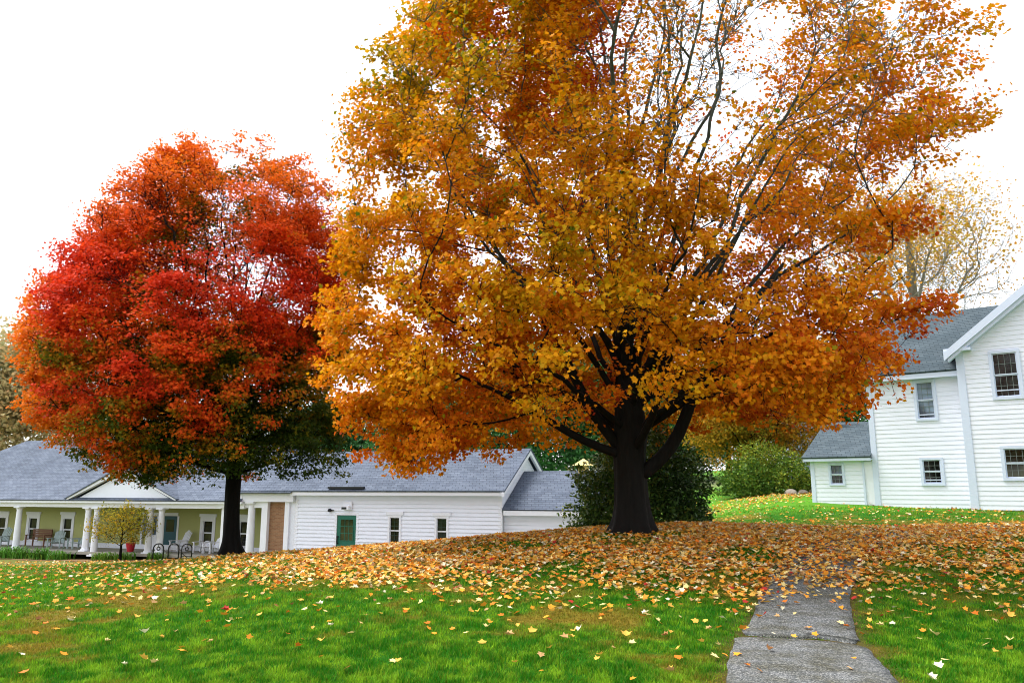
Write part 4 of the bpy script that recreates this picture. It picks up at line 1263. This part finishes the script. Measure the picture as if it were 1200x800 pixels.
def shrub(name, label, x, y, rx, ry, hh, n, lsize, pal, mat_, seed, shape='oval', tonef=None, group=None, zc=None, shell=0.28, stems=9, cat="shrub", thr=0.36):
    r = np.random.default_rng(seed)
    bz = h1(x, y) - 0.04
    root = empty(name, (x, y, bz)); tag(root, label, cat, group)
    p = r.normal(0, 1, (n * 3, 3)); p[:, 2] = np.abs(p[:, 2]) * 0.95 - 0.12
    p /= np.linalg.norm(p, axis=1)[:, None]
    lump = np.clip(0.42 + 1.15 * noise3(p * 1.0 + seed, 0.5) + 1.1 * (noise3(p + 9 + seed, 0.17) - 0.5), 0.35, 1.5)
    q = p * (r.uniform(0, 1, len(p)) ** shell * lump)[:, None] * np.array([rx, ry, hh]) 
    q[:, 2] = np.maximum(q[:, 2], 0.02)
    q = q[noise3(q + seed * 3.1, 0.32 * max(rx, 0.6)) > thr][:n]
    m = len(q)
    nrm = r.normal(0, 0.6, (m, 3)) + p[:m] * 0.5; nrm[:, 2] += 0.5
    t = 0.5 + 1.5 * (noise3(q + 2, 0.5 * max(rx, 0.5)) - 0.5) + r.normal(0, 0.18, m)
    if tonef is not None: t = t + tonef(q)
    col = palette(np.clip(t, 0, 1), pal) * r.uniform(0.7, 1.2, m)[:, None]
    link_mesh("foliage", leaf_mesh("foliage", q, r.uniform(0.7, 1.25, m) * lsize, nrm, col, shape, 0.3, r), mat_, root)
    s = MB()
    for k in range(stems):
        a = r.uniform(0, 6.28); f = r.uniform(0.3, 0.75)
        s.tube([(0.12 * math.cos(a), 0.12 * math.sin(a), -0.05), (rx * f * .55 * math.cos(a), ry * f * .55 * math.sin(a), hh * 0.4), (rx * f * math.cos(a), ry * f * math.sin(a), hh * 0.75)], [0.03 * max(.4, hh / 2), 0.022 * max(.4, hh / 2), 0.009], 6)
    s.build("stems", M['bark2'], root)
    return root
EVER = [(0, (0.018, 0.042, 0.012)), (0.5, (0.05, 0.10, 0.018)), (0.8, (0.14, 0.18, 0.03)), (1, (0.24, 0.26, 0.05))]
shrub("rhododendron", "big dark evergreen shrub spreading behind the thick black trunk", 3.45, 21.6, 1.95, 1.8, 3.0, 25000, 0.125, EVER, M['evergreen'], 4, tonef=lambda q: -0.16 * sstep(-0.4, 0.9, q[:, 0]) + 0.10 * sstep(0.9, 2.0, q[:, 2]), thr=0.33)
BUSHG = [(0, (0.035, 0.085, 0.015)), (0.5, (0.09, 0.18, 0.02)), (1, (0.34, 0.34, 0.03))]
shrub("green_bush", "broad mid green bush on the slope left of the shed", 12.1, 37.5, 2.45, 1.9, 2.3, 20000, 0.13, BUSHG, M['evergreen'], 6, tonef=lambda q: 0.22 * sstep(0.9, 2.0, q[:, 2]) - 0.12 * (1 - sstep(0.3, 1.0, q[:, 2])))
YG = [(0, (0.12, 0.14, 0.012)), (1, (0.34, 0.27, 0.02))]
shrub("low_bush", "small rusty bush at the right edge of the evergreen shrub", 6.6, 32.0, 0.75, 0.6, 0.75, 600, 0.10, RUST, M['leaf'], 9)

# clumps of strap leaves along the porch
def blade_clump(label, x, y, w, hh, n, seed, tone=0.0):
    r = np.random.default_rng(seed); bz = h1(x, y)
    root = empty("strap_leaf_clump", (x, y, bz - 0.02)); tag(root, label, "plant", "strap leaved clumps along the porch")
    V, F, C = [], [], []
    for k in range(n):
        a = r.uniform(0, 6.28); bx, by = r.normal(0, w * .28), r.normal(0, w * .22)
        L = hh * r.uniform(0.7, 1.25); ln = r.uniform(0.15, 0.75) * L
        d = np.array([math.cos(a), math.sin(a), 0]); s = np.array([-d[1], d[0], 0]) * 0.016
        b = len(V); c = np.array([bx, by, 0])
        for f, up, wd in ((0, 0, 1), (0.45, 0.75, 1.0), (0.85, 0.98, 0.7), (1.15, 0.82, 0.1)):
            q = c + d * ln * f + np.array([0, 0, L * up]); V += [q - s * wd, q + s * wd]
        F += [(b, b + 1, b + 3, b + 2), (b + 2, b + 3, b + 5, b + 4), (b + 4, b + 5, b + 7, b + 6)]
        g = np.array((0.06, 0.19, 0.02)) * r.uniform(0.7, 1.3) + np.array((0.12, 0.07, 0.0)) * max(0, r.normal(tone, 0.25))
        C += [g] * 8
    link_mesh("leaves", np_mesh("leaves", np.array(V), np.array(F), np.array(C)), M['evergreen'], root)
def porch(x, y):   # point in front of the porch: local x along it, y behind its column line
    a = math.radians(20)
    return (-7.36 + x * math.cos(a) + y * math.sin(a), 38.0 - x * math.sin(a) + y * math.cos(a))
clumps = [(-22.9, -0.9, 1.0, .55, "green strap leaf clump left of the first porch column"), (-21.4, -0.95, 1.2, .75, "tall green strap leaf clump right of the first porch column"), (-20.3, -0.9, 1.1, .8, "green strap leaf clump in front of the wooden bench"), (-18.7, -0.9, 1.2, .75, "green strap leaf clump between the wooden bench and the paired columns"),
          (-17.5, -0.95, 1.2, .6, "dark low strap leaf clump beside the left paired columns"), (-14.4, -0.9, .9, .5, "small strap leaf clump left of the young tree trunk"), (-13.0, -0.9, .9, .5, "small strap leaf clump right of the young tree trunk"), (-11.0, -0.8, .8, .5, "small green clump behind the iron hoops"), (-24.6, -0.9, 1.1, .6, "green strap leaf clump at the left picture edge")]
for i, (lx, ly, w_, h_, lb) in enumerate(clumps):
    x, y = porch(lx, ly); blade_clump(lb, x, y, w_, h_ * 0.75, 130, 70 + i, 0.3 if 'small' in lb else 0.0)
# mulch bed under the clumps
mb = []; nU = 60
for k in range(nU + 1):
    for j in range(5):
        lx = -32 + 21.5 * k / nU; ly = -1.75 - 0.12 * math.sin(k * 0.7) + j * 0.38
        x, y = porch(lx, ly); mb.append((x, y, h1(x, y) + 0.02))
ii = np.arange((nU + 1) * 5).reshape(nU + 1, 5)
F = np.stack([ii[:-1, :-1].ravel(), ii[1:, :-1].ravel(), ii[1:, 1:].ravel(), ii[:-1, 1:].ravel()], 1)
tag(link_mesh("mulch_bed", np_mesh("mulch_bed", np.array(mb), F), M['mulch']), "brown mulch bed along the front of the porch", "bed", kind='structure')

# ------------------------------------------------------------------ porch furniture, hoops, stones
PR = -math.radians(20)
def porch_thing(name, lx, ly, label, cat, group=None, rz=0.0, z=-1.72):
    x, y = porch(lx, ly); e_ = empty(name, (x, y, z), PR + rz); tag(e_, label, cat, group); return e_
b = porch_thing("wooden_bench", -22.2, 1.65, "brown slatted wooden bench against the green porch wall", "bench")
m_ = MB()
for k in range(4): m_.box(-0.75, 0.75, -0.22 + k * 0.12, -0.12 + k * 0.12, 0.42, 0.45)
m_.build("seat", M['wood'], b)
m_ = MB()
for k in range(5): m_.box(-0.75, 0.75, 0.25, 0.28, 0.50 + k * 0.1, 0.585 + k * 0.1)
m_.build("backrest", M['wood'], b)
for sx in (-0.72, 0.72):
    for sy in (-0.2, 0.27):
        m_ = MB(); m_.box(sx - 0.03, sx + 0.03, sy - 0.03, sy + 0.03, 0.0, 0.64 if sy < 0 else 0.98); m_.build("leg", M['wood'], b)
    m_ = MB(); m_.box(sx - 0.04, sx + 0.04, -0.25, 0.24, 0.642, 0.68); m_.build("armrest", M['wood'], b)

def slat_chair(name, lx, ly, label, mat, tall=1.0, rz=0.0, rocker=False, group="slatted chairs on the porch"):
    b = porch_thing(name, lx, ly, label, "chair", group, rz)
    s = MB()
    for k in range(5): s.prism([(-0.27, -0.32 + k * 0.12, 0.38 - k * 0.025), (0.27, -0.32 + k * 0.12, 0.38 - k * 0.025), (0.27, -0.22 + k * 0.12, 0.36 - k * 0.025), (-0.27, -0.22 + k * 0.12, 0.36 - k * 0.025)], (0, 0, 0.022))
    s.build("seat", M[mat], b)
    s = MB()
    for k in range(6):
        x = -0.275 + k * 0.095; t = tall * (1.0 - 0.05 * abs(k - 2.5))
        s.prism([(x, 0.24, 0.28), (x + 0.08, 0.24, 0.28), (x + 0.08, 0.24 + 0.3 * tall, t), (x, 0.24 + 0.3 * tall, t)], (0, 0.022, 0))
    s.build("backrest", M[mat], b)
    for sx in (-0.32, 0.32):
        for sy in (-0.3, 0.28):
            s = MB(); s.box(sx - 0.025, sx + 0.025, sy - 0.04, sy + 0.04, 0.04, 0.56); s.build("leg", M[mat], b)
        s = MB(); s.box(sx - 0.065, sx + 0.065, -0.38, 0.38, 0.562, 0.588); s.build("armrest", M[mat], b)
        if rocker:
            s = MB(); s.tube([(sx, -0.55, 0.09), (sx, -0.25, 0.03), (sx, 0.1, 0.02), (sx, 0.45, 0.06), (sx, 0.62, 0.12)], 0.025, 6); s.build("rocker", M[mat], b)
    return b
slat_chair("slatted_chair", -24.4, 1.0, "grey slatted chair at the left edge of the porch", 'greychair', 1.1, 0.2)
slat_chair("slatted_chair", -19.9, 0.9, "pale grey slatted chair beside the wooden bench", 'greychair', 1.0, 0.5)
slat_chair("slatted_chair", -18.4, 0.9, "grey slatted chair left of the paired columns", 'greychair', 0.9, -0.35)
slat_chair("rocking_chair", -11.75, 1.5, "tall white rocking chair left of the lone window", 'trim', 1.12, -0.2, True)
slat_chair("slatted_chair", -9.9, 1.2, "low white slatted chair under the lone window", 'trim', 0.62, 0.1)
slat_chair("slatted_chair", -9.05, 0.9, "white slatted chair just left of the scarlet maple trunk", 'trim', 0.85, -0.3)
b = porch_thing("flower_pot", -14.05, 0.5, "red pot of yellow flowers standing by the porch entrance", "planter", z=-1.72)
m_ = MB(); m_.lathe(0, 0, [(0.13, 0.0), (0.16, 0.013), (0.24, 0.42), (0.26, 0.46), (0.22, 0.47)], 16); m_.build("pot", M['redpot'], b)
r_ = np.random.default_rng(3); q = r_.normal(0, 1, (160, 3)) * (0.13, 0.13, 0.09) + (0, 0, 0.6)
link_mesh("flowers", leaf_mesh("flowers", q, np.full(160, 0.09), r_.normal(0, .6, (160, 3)) + (0, -.4, .8), np.tile((0.75, 0.42, 0.03), (160, 1)) * r_.uniform(.6, 1.1, (160, 1)), 'oval', 0.3, r_), M['leaf'], b)

def hoop(lx, label, inner):
    x, y = porch(lx, -1.5)
    b = empty("bike_hoop", (x, y, h1(x, y) - 0.03), PR + 0.5); tag(b, label, "bike rack", "black iron hoops before the porch")
    m_ = MB(); pts = [(-0.24, 0, 0), (-0.24, 0, 0.55)] + [(-0.24 * math.cos(t), 0, 0.62 + 0.24 * math.sin(t)) for t in np.linspace(0, math.pi, 11)] + [(0.24, 0, 0.55), (0.24, 0, 0)]
    m_.tube(pts, 0.032, 8); m_.build("frame", M['black'], b, None, True)
    if inner:
        m_ = MB(); m_.tube([(0.075 * math.cos(t), 0, 0.62 + 0.075 * math.sin(t)) for t in np.linspace(0, 2 * math.pi, 13)], 0.026, 6); m_.bar((0, 0, 0.69), (0, 0, 0.86), 0.03, 0.03); m_.build("ornament", M['black'], b)
    if inner == 2:
        m_ = MB()
        for z in (0.28, 0.44): m_.bar((-0.24, 0, z), (0.24, 0, z), 0.03, 0.03)
        m_.bar((-0.24, 0.0, 0.44), (0.1, 0.35, 0.05), 0.03, 0.03)
        m_.build("crossbar", M['black'], b)
hoop(-10.25, "black iron hoop with a small ring, nearest the paired columns", 1)
hoop(-9.3, "plain black iron hoop, middle one of the three", 0)
hoop(-8.5, "black iron hoop with crossbars, nearest the scarlet maple trunk", 2)

def stone(x, y, s, seed, label):
    r = np.random.default_rng(seed)
    me = bpy.data.meshes.new("fieldstone"); import bmesh
    bm = bmesh.new(); bmesh.ops.create_icosphere(bm, subdivisions=3, radius=1.0)
    co = np.array([v.co[:] for v in bm.verts]); k = 0.75 + 0.55 * noise3(co + seed, 0.8)
    for v, f in zip(bm.verts, k): v.co = (v.co.x * f * s * 1.3, v.co.y * f * s, v.co.z * f * s * 0.75)
    bm.to_mesh(me); bm.free()
    o = link_mesh("fieldstone", me, M['stone'], None, (x, y, h1(x, y) + s * 0.1)); o.rotation_euler = (0, 0, r.uniform(0, 6))
    tag(o, label, "stone", "fieldstones along the leafy bank")
stone(12.35, 35.4, 0.26, 2, "rounded fieldstone at the foot of the green bush")
stone(13.0, 35.7, 0.2, 3, "small fieldstone on the leafy bank right of the bush")
stone(13.7, 35.9, 0.27, 4, "largest flat fieldstone on the leafy bank")
stone(14.6, 35.8, 0.22, 5, "fieldstone on the leafy bank closest to the shed")

# ------------------------------------------------------------------ fallen leaves
def litter_density(x, y):
    n = fbm(x / 1.1 + 2, y / 1.1 + 8, 4); n2 = fbm(x / 3.2 + 12, y / 3.2 + 3, 3)
    edge = 12.6 + 1.2 * (n2 - 0.5) * 2 + 0.10 * np.abs(x - 3) 
    d = 200 * sstep(edge - 2.2, edge + 0.8, y) * np.exp(-np.clip((np.abs(x - 3.0) - 3.6) / 3.6, 0, None) ** 2)
    d = d * (1 - sstep(19.3, 20.4, y + 0.25 * (n - .5)) * np.where(x > 3.2, 1, 0)) * (1 - sstep(24, 28, y))
    d = d * (0.36 + 1.3 * sstep(0.30, 0.62, n))
    d = d + 95 * np.exp(-((x - 9.0) / 4.8) ** 2 - ((y - 15.0) / 2.8) ** 2) * (0.3 + 1.4 * sstep(0.35, .6, n))
    d = d + 14 * np.exp(-((x + 4.5) / 4.5) ** 2 - ((y - 19.5) / 3.5) ** 2) * (0.3 + 1.5 * sstep(0.35, .6, n))
    d = d + 4.2 * sstep(7.5, 11, y) * (1 - sstep(25, 30, y)) * (0.3 + 1.5 * n) + 3.0
    p_ = path_dist(x, y)
    d = np.where(p_ < 0.0, d * np.where(y < 11.6, 0.75, 0.9) + np.where(y > 11.9, 60, 0), d)
    d = np.where((p_ > -0.15) & (p_ < 0.3) & (y > 9.2), d * 1.5 + 6, d)
    # brown drift of leaves along the bank below the bush
    bank = np.exp(-((y - (33.5 + 0.55 * (x - 10.5))) / 1.6) ** 2) * (x > 7) * (x < 15.5)
    return d + 60 * bank
LST = np.array([(0.76, 0.43, 0.075), (0.80, 0.31, 0.03), (0.66, 0.17, 0.02), (0.80, 0.62, 0.25), (0.80, 0.72, 0.50), (0.30, 0.14, 0.05), (0.44, 0.04, 0.03), (0.60, 0.36, 0.15)])
LNAME = ["golden yellow", "orange", "deep orange", "pale straw", "cream white", "dark brown", "crimson", "tan"]
LPROB = np.array([0.27, 0.25, 0.09, 0.17, 0.08, 0.04, 0.02, 0.08]); LPROB /= LPROB.sum()
rl = np.random.default_rng(77)
NC = 420000
cy_ = rl.uniform(3.0, 42, NC); cx_ = rl.uniform(-1, 1, NC) * (0.70 * cy_ + 3)
area = 39 * 2 * (0.70 * cy_ + 3) / NC
keep = rl.uniform(0, 1, NC) < litter_density(cx_, cy_) * area
lx_, ly_ = cx_[keep], cy_[keep]
n = len(lx_)
kind = rl.choice(8, n, p=LPROB)
size = rl.uniform(0.055, 0.106, n)
onpath = path_dist(lx_, ly_) < 0
lz_ = H(lx_, ly_) + np.where(onpath, 0.052, 0.026 + rl.uniform(0, 0.03, n))
# the 300 leaves that show largest in the picture are things of their own
vis = (np.abs(lx_) < 0.655 * ly_) & (ly_ > 6.9)
show = np.where(vis, size / ly_ ** 1.6, 0)
single = np.zeros(n, bool); single[np.argsort(-show)[:300]] = True
rest = ~single
P_ = np.c_[lx_, ly_, lz_][rest]; m = len(P_)
nr = rl.normal(0, 0.38, (m, 3)); nr[:, 2] = 1.0
lc = LST[kind[rest]] * rl.uniform(0.7, 1.2, (m, 1))
o = link_mesh("fallen_leaves", leaf_mesh("fallen_leaves", P_, size[rest], nr, lc, 'maple', 0.75, rl), M['litter'])
tag(o, "carpet of orange and straw coloured leaves lying under the big maple", "fallen leaves", kind='stuff')
protos = {}
for k in range(8):
    for v in range(4):
        rr = np.random.default_rng(100 + k * 7 + v)
        nr = np.array([[rr.normal(0, .25), rr.normal(0, .25), 1.0]])
        me = leaf_mesh("fallen_leaf", np.zeros((1, 3)), np.ones(1), nr, LST[k:k + 1] * rr.uniform(0.85, 1.15), 'maple', 0.8, rr)
        me.materials.append(M['litter']); protos[k, v] = me
for i in np.where(single)[0]:
    k = int(kind[i]); x, y = lx_[i], ly_[i]
    ob = bpy.data.objects.new("fallen_leaf", protos[k, int(rl.integers(4))]); COL.objects.link(ob)
    ob.location = (x, y, lz_[i] + 0.004); s = size[i]; ob.scale = (s, s, s); ob.rotation_euler = (rl.normal(0, .15), rl.normal(0, .15), rl.uniform(0, 6.28))
    if onpath[i]: where = "the nearest asphalt slab" if y < 8.98 else "the asphalt path beyond the crack"
    else:
        px = x - np.interp(y, PD[:, 1], PD[:, 0])
        where = "the grass right of the path" if px > 0 else ("the grass just left of the path" if px > -2.5 else ("the open grass left of centre" if x > -2.6 else "the grass towards the left edge"))
    tag(ob, f"{LNAME[k]} fallen maple leaf lying on {where}", "leaf", f"{LNAME[k]} leaves on {where}")

# ------------------------------------------------------------------ grass
def grass(n, ya, yb, hmin, hmax, wd, seed):
    r = np.random.default_rng(seed)
    # density falls with distance: sample uniformly in picture-like space
    y = 1.0 / (1.0 / yb + (1.0 / ya - 1.0 / yb) * r.uniform(0, 1, n) ** 1.0)
    x = r.uniform(-1, 1, n) * (0.68 * y + 0.6)
    pd_ = path_dist(x, y)
    ok = (pd_ > 0.0 + 0.12 * r.uniform(0, 1, n) ** 2) | ((pd_ > -0.05) & (r.uniform(0, 1, n) < 0.12)) | ((np.abs(y - 9.06 - 0.03 * np.sin(x * 5)) < 0.06) & (r.uniform(0, 1, n) < 0.55))
    x, y, pd_ = x[ok], y[ok], pd_[ok]; n = len(x)
    z = H(x, y)
    dr = dryness(x, y)
    clump = fbm(x / 0.16, y / 0.16, 2)
    hgt = r.uniform(hmin, hmax, n) * (0.25 + 1.5 * clump) * (1 - 0.45 * dr)
    hgt *= np.clip(0.45 + pd_ / 0.5, 0.4, 1.0)
    a = r.uniform(0, 2 * math.pi, n); ln = r.uniform(0.1, 0.9, n) * hgt
    w = wd * (0.6 + 0.05 * y) * r.uniform(0.7, 1.3, n)
    B0 = np.c_[x, y, z - 0.005]
    s = np.c_[-np.sin(a), np.cos(a), np.zeros(n)] * w[:, None] * 0.5
    tipv = B0 + np.c_[np.cos(a) * ln, np.sin(a) * ln, hgt]
    midv = B0 + np.c_[np.cos(a) * ln * 0.35, np.sin(a) * ln * 0.35, hgt * 0.6]
    V = np.stack([B0 - s, B0 + s, midv + s * 0.8, tipv, midv - s * 0.8], 1).reshape(-1, 3)
    i = (np.arange(n) * 5)[:, None]
    F = np.concatenate([i + [0, 1, 2], i + [0, 2, 4], i + [4, 2, 3]], 0)
    g = r.uniform(0, 1, (n, 1)) ** 1.6 * 0.55 + 2.4 * (fbm(x / 0.13 + 4, y / 0.2, 3)[:, None] - 0.47)
    g = np.clip(g, 0, 1)
    c = GREEN_A * (1 - g) + GREEN_B * g
    dd = np.clip(dr + r.normal(0, 0.22, n), 0, 1)[:, None]
    dry_c = DRY * r.uniform(0.6, 1.25, (n, 1))
    c = (c * (1 - dd) + dry_c * dd) * r.uniform(0.65, 1.25, (n, 1))
    return V, F, np.repeat(c, 5, axis=0)
V, F, C = grass(430000, 6.2, 30, 0.025, 0.06, 0.0075, 5)
o = link_mesh("lawn_grass", np_mesh("lawn_grass", V, F, C), M['grassblade'])
tag(o, "short green and straw mottled grass of the lawn", "grass", kind='stuff')
